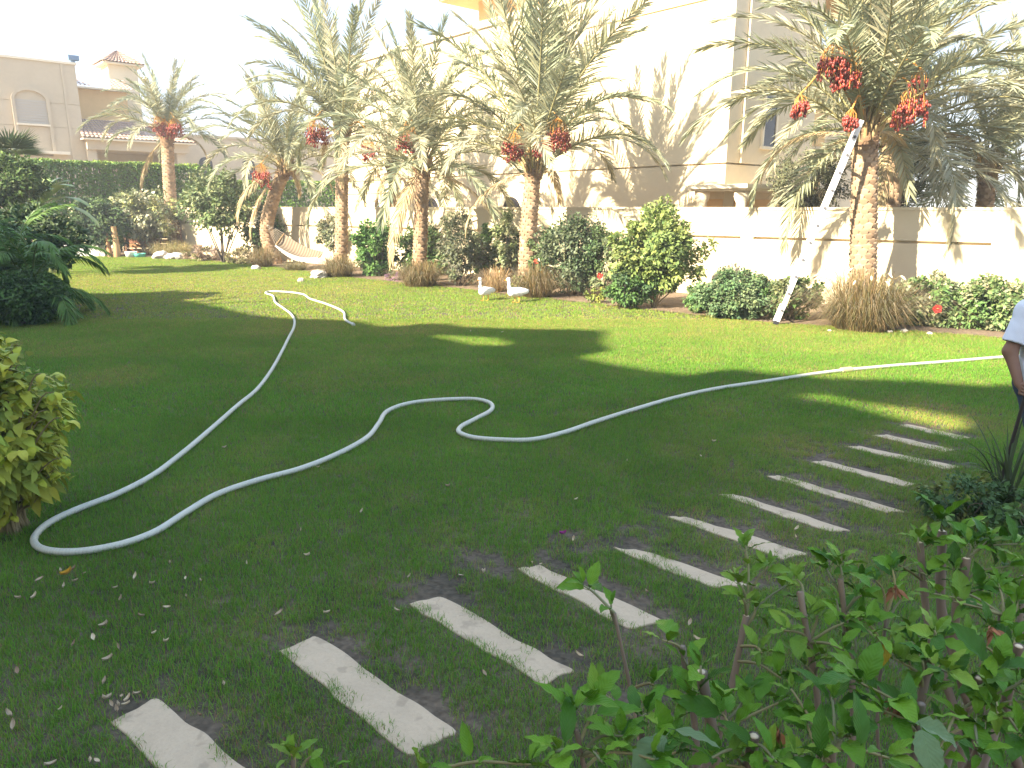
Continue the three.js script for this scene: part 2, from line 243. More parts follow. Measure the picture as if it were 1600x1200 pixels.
{
  const h = thing('neighbour_house', 'shaded beige neighbouring house with arched window and tiled porch roof beyond the hedge', 'house', V(-24.9, 0, -45), Math.atan2(0.664, 0.748));
  mesh('wall', merge([box(-4.7, 0, -8, 0, 6.45, 0), box(-4.67, 6.45, -8, -0.03, 6.5, -0.03), box(-4.7, 6.5, -8, 0, 7.75, 0), box(-4.67, 7.75, -8, -0.03, 7.8, -0.03), box(-4.7, 7.8, -8, 0, 9.95, 0)]), M.house, h);
  mesh('coping', box(-4.78, 9.95, -8.1, 0.08, 10.07, 0.08), M.trim, h);
  const ring = archRing(1.5, 3.45, 2.95, 0.16, 0.12); ring.translate(-2.45, 4.9, 0); const w = mesh('window', ring, M.house, h);
  mesh('shutter', merge([...Array(9)].map((_, i) => box(-3.2, 6.62 + i * 0.14, 0.002, -1.7, 6.74 + i * 0.14, 0.03))), mat(0.42, 0.38, 0.33), w);
  mesh('sill', box(-3.25, 6.5, 0.002, -1.65, 6.6, 0.16), M.trim, w);
  mesh('balcony_ledge', box(-2.6, 5.0, 0, -0.9, 5.16, 0.4), M.trim, h);
  mesh('pilaster', box(-0.75, 0, 0, -0.62, 9.95, 0.05), M.house, h);
  const lamp = mesh('floodlight', merge([box(-0.15, 10.07, -0.2, 0.05, 10.2, 0), box(-0.3, 10.2, -0.3, 0.25, 10.45, 0.1)]), mat(0.12, 0.2, 0.32), h);
  // porch with a hipped tile roof
  const porch = mesh('porch', merge([box(0, 0, -3, 0.5, 5.4, 0.3), box(5.0, 0, -3, 5.5, 5.4, 0.3), box(0, 5.35, -3, 5.7, 5.95, 0.5), box(0.5, 0, -3, 5.0, 5.35, -2.7)]), M.house, h);
  for (const x of [1.35, 2.9, 4.3]) { const a = archPlate(0.95, 4.4, 3.9, 0.02); a.translate(x, 0, -2.7); mesh('window', a, M.dark, porch); }
  const E1 = V(-0.3, 5.95, 0.9), E2 = V(6.1, 5.95, 0.9), R1 = V(0, 7.15, -1.6), R2 = V(4.2, 7.15, -1.6), E3 = V(6.1, 5.95, -3.4);
  const roof = mesh('porch_roof', box(-0.25, 5.87, -3.4, 6.05, 5.94, 0.88), M.trim, h);
  tiledSlope(E1, E2, R2, R1).build('roof_tiles', M.bark, roof, 'stuff'); tiledSlope(E2, E3, R2.clone(), R2.clone().add(V(0.02, 0, 0))).build('roof_tiles', M.bark, roof, 'stuff');
  // taller block and small tower behind
  mesh('rear_block', merge([box(0, 0, -9, 3.4, 9.1, -3)]), M.tan, h);
  const rb = mesh('rear_roof', box(-0.2, 9.1, -9.2, 3.8, 9.2, -2.6), M.trim, h); tiledSlope(V(-0.2, 9.2, -2.6), V(3.8, 9.2, -2.6), V(3.8, 10.0, -4.6), V(-0.2, 10.0, -4.6)).build('roof_tiles', M.bark, rb, 'stuff');
  const tx = 4.2, tz = -7;
  mesh('tower', merge([box(tx - 0.9, 0, tz - 0.9, tx + 0.9, 11.2, tz + 0.9), box(tx - 1.25, 11.2, tz - 1.25, tx + 1.25, 11.3, tz + 1.25)]), M.villa, h);
  const c = [V(tx - 1.3, 11.3, tz + 1.3), V(tx + 1.3, 11.3, tz + 1.3), V(tx + 1.3, 11.3, tz - 1.3), V(tx - 1.3, 11.3, tz - 1.3)], top = V(tx, 12.2, tz);
  const tr = mesh('tower_roof', (() => { const g = new THREE.ConeGeometry(1.75, 0.8, 4); g.rotateY(Math.PI / 4); g.translate(tx, 11.7, tz); return metre(g.toNonIndexed()); })(), M.tan, h);
  for (let k = 0; k < 4; k++) tiledSlope(c[k], c[(k + 1) % 4], top.clone(), top.clone()).build('roof_tiles', M.bark, tr, 'stuff');
  mesh('low_wing', merge([box(5.7, 0, -9, 20, 6.7, -3.2), box(5.6, 6.7, -9.1, 20.1, 6.85, -3.1)]), M.house, h);
  for (const x of [8, 11, 14]) { const a = archPlate(0.9, 1.5, 1.1, 0.03); a.translate(x, 3.9, -3.2); mesh('window', a, M.dark, h); }
}
{
  const d = thing('distant_house', 'low pinkish house glimpsed between palm trunks above the right hedge', 'house', V(-17.2, 0, -58), 0.42);
  mesh('wall', merge([box(-5, 0, -6, 8, 4.7, 0), box(-5.1, 4.7, -6.1, 8.1, 4.85, 0.1)]), plaster(0.5, 0.36, 0.28), d);
  for (const x of [-2.2, 1.2, 4.2]) { const f = mesh('window', merge([box(x - 0.1, 2.9, 0, x + 1.3, 3.0, 0.06), box(x - 0.1, 4.1, 0, x + 1.3, 4.2, 0.06), box(x - 0.1, 3.0, 0, x, 4.1, 0.06), box(x + 1.2, 3.0, 0, x + 1.3, 4.1, 0.06)]), M.trim, d); mesh('pane', box(x, 3.0, 0.001, x + 1.2, 4.1, 0.02), M.dark, f); }
}

// ---------------------------------------------------------------- unseen house behind the viewer, roofline and openings shaped to cast the lawn shade
{
  const U = [Math.sin(SUN_AZ), Math.cos(SUN_AZ)], L = [Math.cos(SUN_AZ), -Math.sin(SUN_AZ)], U0 = -8, T = Math.tan(SUN_EL);
  const vh = (px, py) => { const g = G(px, py), x = g.x, z = -g.z; return [x * L[0] + z * L[1], (x * U[0] + z * U[1] - U0) * T]; };
  const edge = [[80, 460], [140, 459], [235, 459], [262, 466], [305, 473], [350, 482], [400, 493], [460, 499], [510, 500], [560, 503], [587, 508], [602, 511], [633, 510], [657, 507], [700, 507], [733, 512], [817, 515], [900, 516], [950, 519], [946, 537], [961, 549], [909, 559], [957, 570], [1025, 581], [1077, 588], [1119, 581], [1160, 579], [1209, 585], [1300, 592], [1450, 597], [1533, 604], [1583, 602]].map(([a, b]) => vh(a, b));
  const strip = [[1227, 613], [1310, 613], [1367, 625], [1440, 633], [1517, 647], [1537, 657], [1517, 667], [1487, 674], [1400, 653], [1343, 637], [1233, 617]].map(([a, b]) => vh(a, b));
  const patch = [[662, 521], [730, 523], [800, 527], [824, 536], [790, 541], [750, 541], [700, 531]].map(([a, b]) => vh(a, b));
  const s = new THREE.Shape(); s.moveTo(-40, 0); s.lineTo(-40, edge[0][1]); for (const [a, b] of edge) s.lineTo(a, b); s.lineTo(12, edge.at(-1)[1]); s.lineTo(12, 0); s.lineTo(-40, 0);
  for (const hole of [strip, patch]) { const h = new THREE.Path(); h.moveTo(...hole[0]); for (const q of hole.slice(1)) h.lineTo(...q); h.lineTo(...hole[0]); s.holes.push(h); }
  const g = new THREE.ExtrudeGeometry(s, { depth: 0.3, bevelEnabled: false });
  const H = thing('shading_house', 'unseen beige house behind the viewer, its roofline shaped to shade the lawn', 'house', V(U[0] * U0, 0, -U[1] * U0), Math.atan2(L[1], L[0]));
  // local x runs along L; local z then points back towards the sun
  g.translate(0, 0, 0); mesh('roofline_wall', metre(g), M.villa, H);
  const low = Math.min(...edge.map((e) => e[1])) - 0.6;
  mesh('wall', box(-39.9, 0, 0.3, 11.9, low, 7), M.villa, H);
  for (const x of [-30, -24, -17, -11, -4, 3, 8]) { const f = mesh('window', merge([box(x - 0.8, 0.9, -0.08, x + 0.8, 1.0, 0), box(x - 0.8, 2.4, -0.08, x + 0.8, 2.5, 0), box(x - 0.8, 1.0, -0.08, x - 0.7, 2.4, 0), box(x + 0.7, 1.0, -0.08, x + 0.8, 2.4, 0)]), M.trim, H); mesh('pane', box(x - 0.7, 1.0, -0.03, x + 0.7, 2.4, -0.002), M.dark, f); }
}

// ---------------------------------------------------------------- stepping slabs
const SLABS = [ // four corners in the photograph: upper left, upper right end, lower right end, lower left
  [[178, 1122], [246, 1088], [470, 1262], [365, 1310]], [[440, 1014], [496, 990], [714, 1138], [640, 1170]], [[640, 940], [690, 929], [892, 1044], [848, 1063]], [[812, 886], [842, 879], [1040, 968], [985, 977]],
  [[958, 853], [1000, 856], [1165, 910], [1110, 912]], [[1046, 804], [1076, 806], [1262, 862], [1222, 868]], [[1127, 770], [1150, 770], [1328, 825], [1295, 826]], [[1198, 741], [1222, 741], [1410, 795], [1385, 797]],
  [[1270, 719], [1290, 718], [1432, 753], [1415, 757]], [[1320, 695], [1345, 695], [1500, 727], [1480, 730]], [[1366, 678], [1385, 677], [1490, 700], [1475, 703]], [[1405, 662], [1420, 661], [1515, 681], [1500, 684]],
].map((q) => q.map(([a, b]) => G(a, b, 0.02)));
const SLAB_LABEL = ['cut off by the bottom edge of the photo, dry leaves at its end', 'second from the bottom edge, cracked across its upper part', 'third from the bottom edge, with bare soil at its upper end', 'fourth from the bottom edge, with the leafy sprig in front of it', 'fifth from the bottom edge, partly behind the yellow-green shoots', 'sixth from the bottom edge, just past the shoot tips', 'seventh from the bottom edge, before bare soil', 'eighth from the bottom edge, long and thin in view', 'ninth from the bottom edge, grass covering its middle', 'tenth from the bottom edge, mostly grown over', 'eleventh from the bottom edge, a faint pale line', 'farthest one, lying at the sunlit strip'];
const slabTex = dataTex(512, (u, v) => { const a = fbm(u * 6, v * 6, 81, 5, 6), b = fbm(u * 70, v * 70, 91, 2, 70); let k = 0.9 + 0.16 * a + 0.1 * (b - 0.5); const st = smooth(0.62, 0.75, fbm(u * 9, v * 9, 95, 4, 9)); k *= 1 - 0.2 * st; if (hash2(Math.floor(u * 512), Math.floor(v * 512), 4) > 0.996) k *= 0.6; return [0.47 * k, 0.375 * k, 0.265 * k]; }, true, 1.4);
const slabBump = dataTex(512, (u, v) => { const a = fbm(u * 12, v * 12, 82, 5, 12), cr = Math.abs(fbm(u * 4, v * 4, 83, 4, 4) - 0.5); return 0.75 * a + 0.25 * smooth(0.0, 0.02, cr + 0.02 * smooth(0.42, 0.5, fbm(u * 3, v * 3, 87, 3, 3))); }, false, 1.4);
const M_slab = new THREE.MeshStandardMaterial({ map: slabTex, bumpMap: slabBump, bumpScale: 0.012, roughness: 0.95 });
SLABS.forEach((q, i) => {
  seed(100 + i); const pts = [], N = 14;
  for (let e = 0; e < 4; e++) { const a = q[e], b = q[(e + 1) % 4], n = e % 2 ? N : 5; const len = e % 2 ? 8 : 4; for (let k = 0; k < len; k++) { const t = k / len, j = 0.011; pts.push([lerp(a.x, b.x, t) + rr(-j, j), -lerp(a.z, b.z, t) + rr(-j, j)]); } }
  const sh = new THREE.Shape(new THREE.SplineCurve(pts.map(([x, z]) => new THREE.Vector2(x, z))).getPoints(90).concat([new THREE.Vector2(...pts[0])]));
  const g = new THREE.ExtrudeGeometry(sh, { depth: 0.05, bevelEnabled: true, bevelSize: 0.006, bevelThickness: 0.006, bevelSegments: 2 }); g.rotateX(-Math.PI / 2); g.translate(0, -0.048, 0);
  tag(mesh('stepping_slab', metre(g), M_slab), 'pale concrete stepping slab ' + SLAB_LABEL[i], 'paving slab', 'stepping slabs set in the lawn');
});
// signed distance to the nearest slab (negative inside) and how far towards its far edge the place lies
function slabDist(x, z) {
  let best = 9, far = 0;
  for (const q of SLABS) {
    let d = -9, side = 0; const w = q.map((p) => [p.x, -p.z]);
    for (let e = 0; e < 4; e++) { const [ax, az] = w[e], [bx, bz] = w[(e + 1) % 4], ex = bx - ax, ez = bz - az, l = Math.hypot(ex, ez), n = ((x - ax) * -ez + (z - az) * ex) / l; if (n > d) { d = n; side = e; } }
    if (d < best) { best = d; far = side; }
  }
  return [best, far];
}

// ---------------------------------------------------------------- grass: tufts of real blades over the whole lawn
{
  seed(11);
  const tuft = (R, n, h, w) => {
    const m = new MB();
    for (let k = 0; k < n; k++) {
      const a = rr(0, 6.283), r = R * Math.sqrt(rnd()), x = Math.cos(a) * r, z = Math.sin(a) * r, hh = h * rr(0.55, 1.15), ww = w * rr(0.7, 1.2), b = rr(0, 6.283), lean = rr(0.15, 1.0) * hh, ya = rr(0, 6.283);
      const dry = rnd() < 0.1, c = dry ? [0.28, 0.22, 0.1] : vary([0.145, 0.315, 0.036], 0.3, 0.2);
      const wx = Math.cos(ya) * ww / 2, wz = Math.sin(ya) * ww / 2, lx = Math.cos(b) * lean, lz = Math.sin(b) * lean;
      const p0 = m.v(V(x - wx, -0.005, z - wz), c), p1 = m.v(V(x + wx, -0.005, z + wz), c), p2 = m.v(V(x - wx * 0.8 + lx * 0.35, hh * 0.6, z - wz * 0.8 + lz * 0.35), c), p3 = m.v(V(x + wx * 0.8 + lx * 0.35, hh * 0.6, z + wz * 0.8 + lz * 0.35), c), p4 = m.v(V(x + lx, hh * 0.92, z + lz), c);
      m.quad(p0, p1, p3, p2); m.tri(p2, p3, p4);
    }
    return m.geo();
  };
  const M_grass = leafMat({ roughness: 0.9, transmission: 0.45, specularIntensity: 0.2 });
  const dryAt = [[230, 442, 2.4], [330, 462, 2.0], [150, 436, 2.2], [520, 453, 1.3], [640, 516, 0.9], [480, 512, 1.2], [120, 480, 2.0], [170, 590, 0.8], [1440, 640, 0.7], [1500, 660, 0.7], [560, 446, 1.0], [1250, 700, 0.5], [1400, 690, 0.5]].map(([a, b, r]) => { const g = G(a, b); return [g.x, -g.z, r]; });
  const bareAt = [[665, 912, 0.2, 0.75], [760, 878, 0.3, 0.8], [690, 915, 0.22, 0.8], [470, 995, 0.16, 0.7], [900, 850, 0.3, 0.6], [1000, 835, 0.3, 0.6], [1010, 1010, 0.3, 0.5], [960, 1090, 0.3, 0.7], [200, 1095, 0.13, 0.7], [1290, 790, 0.3, 0.6], [1150, 830, 0.3, 0.6], [1270, 760, 0.3, 0.6], [1330, 730, 0.25, 0.6]].map(([a, b, r, k]) => { const g = G(a, b); return [g.x, -g.z, r, k]; });
  const bands = [
    ['near', 1.9, 7.2, 0.046, [0, 1, 2, 3].map(() => tuft(0.05, 30, 0.044, 0.003))],
    ['mid', 7.2, 14, 0.08, [0, 1, 2, 3].map(() => tuft(0.085, 44, 0.046, 0.0048))],
    ['far', 14, 36, 0.19, [0, 1, 2, 3].map(() => tuft(0.17, 64, 0.045, 0.009))],
  ];
  for (const [band, z0, z1, step, geos] of bands) {
    const lists = geos.map(() => []);
    for (let z = z0; z < z1; z += step) { const w = z * 0.78 + 1.2; for (let x = -w; x < w; x += step) {
      const X = x + rr(-0.5, 0.5) * step, Z = z + rr(-0.5, 0.5) * step, e = onLawn(X, Z); if (e < rr(-0.05, 0.05)) continue;
      let bare = 0, near = 9;
      if (Z < 8.5) {
        const [d, side] = slabDist(X, Z); near = d;
        if (d < (band === 'mid' ? 0.03 : -0.004) - (side === 3 ? 0.025 * smooth(3.5, 5, Z) : 0) - (Z > 5.2 ? 0.11 * smooth(0.42, 0.66, fbm(X * 5, Z * 5, 37, 2)) : 0) + 0.03 * (fbm(X * 9, Z * 9, 7, 2) - 0.5) * 2) { if (!(band === 'near' && d > -0.03 && rnd() < 0.12)) continue; }
        const n = fbm(X * 3.2, Z * 3.2, 17, 3);
        if (side === 1) bare = (1 - smooth(0.03, 0.22, d)) * smooth(0.3, 0.58, n); else if (side === 0) bare = (1 - smooth(0.02, 0.2, d)) * smooth(0.3, 0.55, n) * 0.95; else bare = (1 - smooth(0.0, 0.1, d)) * smooth(0.4, 0.65, n) * 0.7;
        for (const [bx, bz, br, bk] of bareAt) { const q = Math.hypot(X - bx, (Z - bz) * 1.4) / br; bare = Math.max(bare, bk * 1.15 * (1 - smooth(0.35, 1.1, q + (fbm(X * 8, Z * 8, 27, 2) - 0.5) * 0.8))); }
      }
      if (rnd() < bare) continue;
      const big = fbm(X * 0.45, Z * 0.45, 13, 4), fine = fbm(X * 2.3, Z * 2.3, 19, 3), streak = fbm(X * 0.25, Z * 1.6, 23, 3);
      let dry = 0.5 * smooth(8.5, 14, Z) + smooth(0.55, 0.75, big) * 0.35 + smooth(0.52, 0.75, fine) * 0.3 + smooth(0.5, 0.72, streak) * 0.3 * smooth(6, 13, Z);  // distance term paints sunlit yellowing into far grass; the noise terms are dry patches
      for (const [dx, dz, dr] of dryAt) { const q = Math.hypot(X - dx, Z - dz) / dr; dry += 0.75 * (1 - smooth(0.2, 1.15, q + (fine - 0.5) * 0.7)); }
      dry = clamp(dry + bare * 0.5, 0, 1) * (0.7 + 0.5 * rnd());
      if (band === 'near' && rnd() < dry * 0.25) continue;
      const lush = 0.82 + 0.36 * fbm(X * 1.3, Z * 1.3, 33, 3);
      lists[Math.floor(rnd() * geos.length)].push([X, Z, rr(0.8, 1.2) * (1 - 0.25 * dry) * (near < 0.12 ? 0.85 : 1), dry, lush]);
    } }
    geos.forEach((g, i) => {
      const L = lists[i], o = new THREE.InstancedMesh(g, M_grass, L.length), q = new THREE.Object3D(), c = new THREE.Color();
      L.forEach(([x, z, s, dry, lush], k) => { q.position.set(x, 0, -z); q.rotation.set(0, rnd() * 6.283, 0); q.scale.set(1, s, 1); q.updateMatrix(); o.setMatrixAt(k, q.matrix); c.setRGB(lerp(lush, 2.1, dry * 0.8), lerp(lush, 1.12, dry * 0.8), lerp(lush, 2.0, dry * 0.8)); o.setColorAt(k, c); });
      o.name = numbered('grass'); o.castShadow = o.receiveShadow = true; scene.add(o);
      tag(o, 'short green lawn grass ' + { near: 'around the stepping slabs close to the viewer', mid: 'in the middle of the garden', far: 'towards the palms and far bed' }[band], 'grass', 'lawn grass', 'stuff');
    });
  }
}

// ---------------------------------------------------------------- leafy things
// leaves in clumps through an uneven ellipsoid; returns the foliage geometry collector
function foliage(R, n, o = {}) {
  const { L = 0.09, W = 0.05, colors = [[0.07, 0.15, 0.03]], clumps = 40, spread = 0.26, droop = 0.2, seg = 2, flat = 0, shell = 0.5, base = -1, lobes = 0.38, k = 1 } = o;
  const m = new MB(), ctr = [], s0 = Math.floor(rnd() * 1e6);
  for (let i = 0; i < clumps; i++) { const d = rdir(); const r = Math.pow(rr(shell * shell * shell, 1), 1 / 3) * (1 - lobes * vnoise(d.x * 2.2 + 9, d.y * 2.2 + d.z * 1.7 + 9, s0)); if (d.y < base) { d.y = base; } ctr.push([V(d.x * R.x * r, d.y * R.y * r, d.z * R.z * r), d]); }
  const per = Math.round(n / clumps), sp = spread * Math.min(R.x, R.y, R.z);
  for (const [c, d] of ctr) {
    const cc = pick(colors), tone = rr(0.8, 1.2), cs = sp * rr(0.6, 1.3);
    for (let i = 0; i < per; i++) {
      const q = rdir().multiplyScalar(cs * Math.cbrt(rnd())), p = c.clone().add(q), dir = rdir().multiplyScalar(0.7).addScaledVector(d, 0.55).add(V(0, 0.15, 0)), up = rdir().multiplyScalar(0.6).add(V(0, 1, 0)).addScaledVector(d, 0.5);
      const v = vary(rnd() < 0.85 ? cc : pick(colors), 0.25, 0.12).map((x) => x * tone), z = rr(0.7, 1.25) * k;
      m.leaf(p, dir, up, L * z, W * z, { c: v, droop, seg });
    }
  }
  return [m, ctr];
}
function shrub(name, label, cat, base, R, n, o = {}) {
  const t = thing(name, label, cat, base, 0, o.group), [m, ctr] = foliage(R, n, o);
  const lift = o.lift ?? R.y * 0.95;
  for (let i = 1; i < m.p.length; i += 3) m.p[i] = Math.max(0.02, m.p[i] + lift);
  m.build('foliage', o.mat || M.leaf, t, 'stuff');
  const s = new MB(), sc = o.stem || [0.13, 0.1, 0.07], n0 = o.stems ?? 9;
  for (let i = 0; i < n0; i++) { const c = ctr[Math.floor(rnd() * ctr.length)][0].clone().add(V(0, lift, 0)).multiplyScalar(0.92), b = V(rr(-1, 1) * R.x * (o.foot ?? 0.2), -0.02, rr(-1, 1) * R.z * (o.foot ?? 0.2)); s.tube(curve([b, b.clone().lerp(c, 0.45).add(V(rr(-0.06, 0.06), 0.08, rr(-0.06, 0.06))), c], 6), (q) => (o.thick || 0.018) * (1 - 0.75 * q), 5, sc); }
  if (o.trunk) s.tube(curve([V(0, -0.02, 0), V(rr(-0.04, 0.04), lift * 0.5, 0), V(rr(-0.05, 0.05), lift, 0)], 6), (q) => o.trunk * (1 - 0.4 * q), 7, sc);
  s.build(o.trunk ? 'trunk' : 'stems', M.stem, t);
  return t;
}
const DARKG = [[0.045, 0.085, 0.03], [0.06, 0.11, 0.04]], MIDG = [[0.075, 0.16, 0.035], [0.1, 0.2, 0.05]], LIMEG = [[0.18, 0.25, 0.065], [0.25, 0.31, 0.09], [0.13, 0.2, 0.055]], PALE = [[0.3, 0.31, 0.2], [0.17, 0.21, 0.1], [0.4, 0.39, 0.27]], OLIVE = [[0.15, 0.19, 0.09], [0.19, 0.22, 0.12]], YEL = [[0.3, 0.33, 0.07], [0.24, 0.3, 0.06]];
// a shrub seen in the pixel box x0-x1, with its top at y0 and standing at the given distance
function shrubAt(name, label, cat, x0, x1, y0, depth, n, o = {}) {
  const a = AT(x0, 330, depth), b = AT(x1, 330, depth), top = AT((x0 + x1) / 2, y0, depth).y, low = o.low ? AT((x0 + x1) / 2, o.low, depth).y : 0, rx = (b.x - a.x) / 2 * 1.15, ry = (top - low) / 2 * 1.06; n = Math.round(n * 1.7); if (o.clumps) o.clumps = Math.round(o.clumps * 1.5);
  return shrub(name, label, cat, V((a.x + b.x) / 2, 0, -depth), V(rx, ry, o.rz ?? Math.min(rx, 0.9)), n, { lift: low + ry, ...o });
}
seed(21);
shrubAt('variegated_shrub', 'rounded cream-variegated shrub left of the farthest left date palm', 'shrub', 176, 276, 292, 33.6, 3800, { L: 0.17, W: 0.1, colors: [...PALE, [0.3, 0.32, 0.12]], clumps: 60, low: 385, rz: 1.2, stems: 12, thick: 0.03, mat: M.leafGloss });
shrubAt('small_tree', 'pale-leaved small tree on a thin dark trunk before the white wall', 'tree', 288, 396, 268, 28.6, 4200, { L: 0.15, W: 0.085, colors: [[0.14, 0.2, 0.07], [0.24, 0.28, 0.13], [0.1, 0.16, 0.05]], clumps: 70, low: 368, rz: 1.2, trunk: 0.06, stem: [0.06, 0.05, 0.04], stems: 8, foot: 0.02, thick: 0.03 });
shrubAt('shrub', 'dense mid-green shrub left of the palm that carries the hammock', 'shrub', 372, 432, 318, 29.2, 2400, { L: 0.13, W: 0.08, colors: [...DARKG, ...MIDG, [0.17, 0.2, 0.08]], clumps: 40, low: 408 });
shrubAt('variegated_shrub', 'grey-cream shrub behind the hammock beside the tall palm', 'shrub', 494, 566, 332, 27.2, 2600, { L: 0.13, W: 0.075, colors: [...PALE, [0.14, 0.17, 0.09]], clumps: 45, low: 402 });
shrubAt('shrub', 'pale green shrub right of the leaning palm, under the hammock rope', 'shrub', 440, 498, 338, 29.8, 1600, { L: 0.12, W: 0.07, colors: [...OLIVE, [0.25, 0.25, 0.15]], clumps: 30, low: 404 });
shrubAt('shrub', 'bright green hibiscus bush between two palms, purple flower at its foot', 'shrub', 553, 622, 346, 23.4, 3200, { L: 0.12, W: 0.085, colors: [[0.07, 0.17, 0.035], [0.1, 0.22, 0.045]], clumps: 50, low: 442 });
shrubAt('shrub', 'dark green bush directly behind the thick ringed trunk of the fourth palm', 'shrub', 618, 700, 352, 23.4, 2800, { L: 0.11, W: 0.07, colors: [...MIDG, [0.12, 0.17, 0.07]], clumps: 44, low: 440 });
shrubAt('olive_shrub', 'tall grey-olive shrub beside the sunlit gap in the wall plants', 'shrub', 682, 756, 328, 20.2, 4200, { L: 0.1, W: 0.04, colors: [...OLIVE, [0.13, 0.15, 0.09], [0.2, 0.2, 0.14]], clumps: 70, low: 452, rz: 0.6 });
shrubAt('variegated_shrub', 'pale leafy shrub behind the right goose and left of the big trunk', 'shrub', 764, 826, 332, 20.6, 3000, { L: 0.11, W: 0.06, colors: [[0.26, 0.28, 0.15], [0.17, 0.22, 0.09], [0.12, 0.17, 0.06]], clumps: 48, low: 442, rz: 0.6 });
shrubAt('shrub', 'dark green rounded bush right of the central date palm', 'shrub', 840, 962, 336, 17.9, 6800, { L: 0.1, W: 0.05, colors: [...DARKG, [0.09, 0.13, 0.06], [0.12, 0.15, 0.08]], clumps: 90, low: 468, rz: 0.9, mat: M.leafGloss });
shrubAt('lime_tree', 'bright yellow-green bushy small tree before the white wall', 'tree', 952, 1104, 318, 15.7, 8200, { L: 0.115, W: 0.06, colors: LIMEG, clumps: 110, spread: 0.2, low: 472, rz: 1.0, trunk: 0.04, stems: 14, foot: 0.03, stem: [0.3, 0.24, 0.16], lobes: 0.6, thick: 0.02 });
shrubAt('shrub', 'low blue-green bush filling the foot of the bright yellow-green tree', 'shrub', 945, 1030, 418, 15.5, 2400, { L: 0.085, W: 0.05, colors: [...MIDG, [0.08, 0.15, 0.06]], clumps: 40, low: 478, rz: 0.5 });
shrubAt('clipped_shrub', 'low rounded mid-green bush left of the leaning ladder', 'shrub', 1098, 1222, 424, 14.2, 6800, { L: 0.07, W: 0.045, colors: [[0.08, 0.16, 0.06], [0.12, 0.2, 0.085], [0.17, 0.23, 0.11]], clumps: 90, low: 506, rz: 0.6, base: -0.8, shell: 0.75 });
shrubAt('shrub', 'small hibiscus bush between the ladder and the brown fountain grass', 'shrub', 1206, 1290, 430, 13.9, 3000, { L: 0.08, W: 0.05, colors: [...MIDG, [0.17, 0.2, 0.09]], clumps: 46, low: 500, rz: 0.4 });
shrubAt('hibiscus_bush', 'low hibiscus bush with one red flower right of the fountain grass', 'shrub', 1405, 1520, 432, 13.4, 5600, { L: 0.085, W: 0.055, colors: [[0.1, 0.19, 0.05], [0.15, 0.23, 0.08], [0.27, 0.29, 0.17]], clumps: 66, low: 520, rz: 0.6 });
shrubAt('hibiscus_bush', 'low hibiscus bush running out of the right edge behind the person', 'shrub', 1508, 1650, 434, 12.9, 5400, { L: 0.085, W: 0.055, colors: [[0.1, 0.19, 0.05], [0.15, 0.23, 0.08], [0.25, 0.27, 0.15]], clumps: 76, low: 520, rz: 0.6 });
shrubAt('small_plant', 'small yellow-green plant at the lawn edge by the dark bush', 'plant', 918, 950, 450, 16.4, 260, { L: 0.07, W: 0.045, colors: YEL, clumps: 12, low: 474, rz: 0.2 });
shrubAt('small_plant', 'dry straw-coloured plant at the lawn edge under the yellow-green tree', 'plant', 958, 990, 462, 15.9, 260, { L: 0.07, W: 0.03, colors: [[0.3, 0.25, 0.13], [0.22, 0.22, 0.09]], clumps: 12, low: 480, rz: 0.2 });
shrubAt('small_plant', 'bright green seedling bush between the right goose and brown grass', 'plant', 796, 816, 430, 18.4, 240, { L: 0.08, W: 0.05, colors: LIMEG, clumps: 10, low: 468, rz: 0.2 });
shrubAt('small_plant', 'low purple-flowered plant at the foot of the bright green bush', 'plant', 596, 622, 426, 21.6, 240, { L: 0.07, W: 0.04, colors: [[0.09, 0.1, 0.06], [0.3, 0.16, 0.3]], clumps: 10, low: 444, rz: 0.25 });
shrubAt('dry_plant', 'low dry pinkish border plants right of the white rocks', 'plant', 285, 345, 384, 29.8, 1100, { L: 0.12, W: 0.05, colors: [[0.33, 0.25, 0.17], [0.24, 0.25, 0.1], [0.36, 0.27, 0.22]], clumps: 30, low: 412, rz: 0.6 });
shrubAt('dry_plant', 'low olive border plants at the foot of the thin dark trunk', 'plant', 345, 392, 388, 28.2, 800, { L: 0.12, W: 0.05, colors: [[0.2, 0.21, 0.08], [0.27, 0.24, 0.12]], clumps: 24, low: 416, rz: 0.5 });
shrubAt('shrub', 'grey-green filler shrub by the wall just right of the ringed palm trunk', 'shrub', 636, 694, 342, 23.9, 1900, { L: 0.11, W: 0.06, colors: [...OLIVE, [0.12, 0.19, 0.07]], clumps: 34, low: 436, rz: 0.5 });
shrubAt('shrub', 'mid-green filler shrub by the wall behind the left goose', 'shrub', 738, 780, 352, 21.4, 1500, { L: 0.1, W: 0.06, colors: [...MIDG, [0.17, 0.21, 0.1]], clumps: 28, low: 446, rz: 0.4 });
shrubAt('shrub', 'leafy green shrub tucked between the central palm trunk and dark bush', 'shrub', 820, 866, 350, 19.4, 1800, { L: 0.1, W: 0.055, colors: [[0.09, 0.16, 0.05], [0.13, 0.19, 0.07]], clumps: 30, low: 456, rz: 0.4 });
shrubAt('shrub', 'olive shrub in the gap between the dark bush and the yellow-green tree', 'shrub', 922, 976, 356, 17.3, 1700, { L: 0.09, W: 0.05, colors: [...OLIVE, [0.1, 0.16, 0.05]], clumps: 30, low: 470, rz: 0.4 });
shrubAt('shrub', 'low green hedge plant left of the foot of the yellow-green tree', 'shrub', 1078, 1124, 436, 14.9, 1500, { L: 0.075, W: 0.045, colors: [...MIDG, [0.14, 0.22, 0.07]], clumps: 28, low: 494, rz: 0.4 });
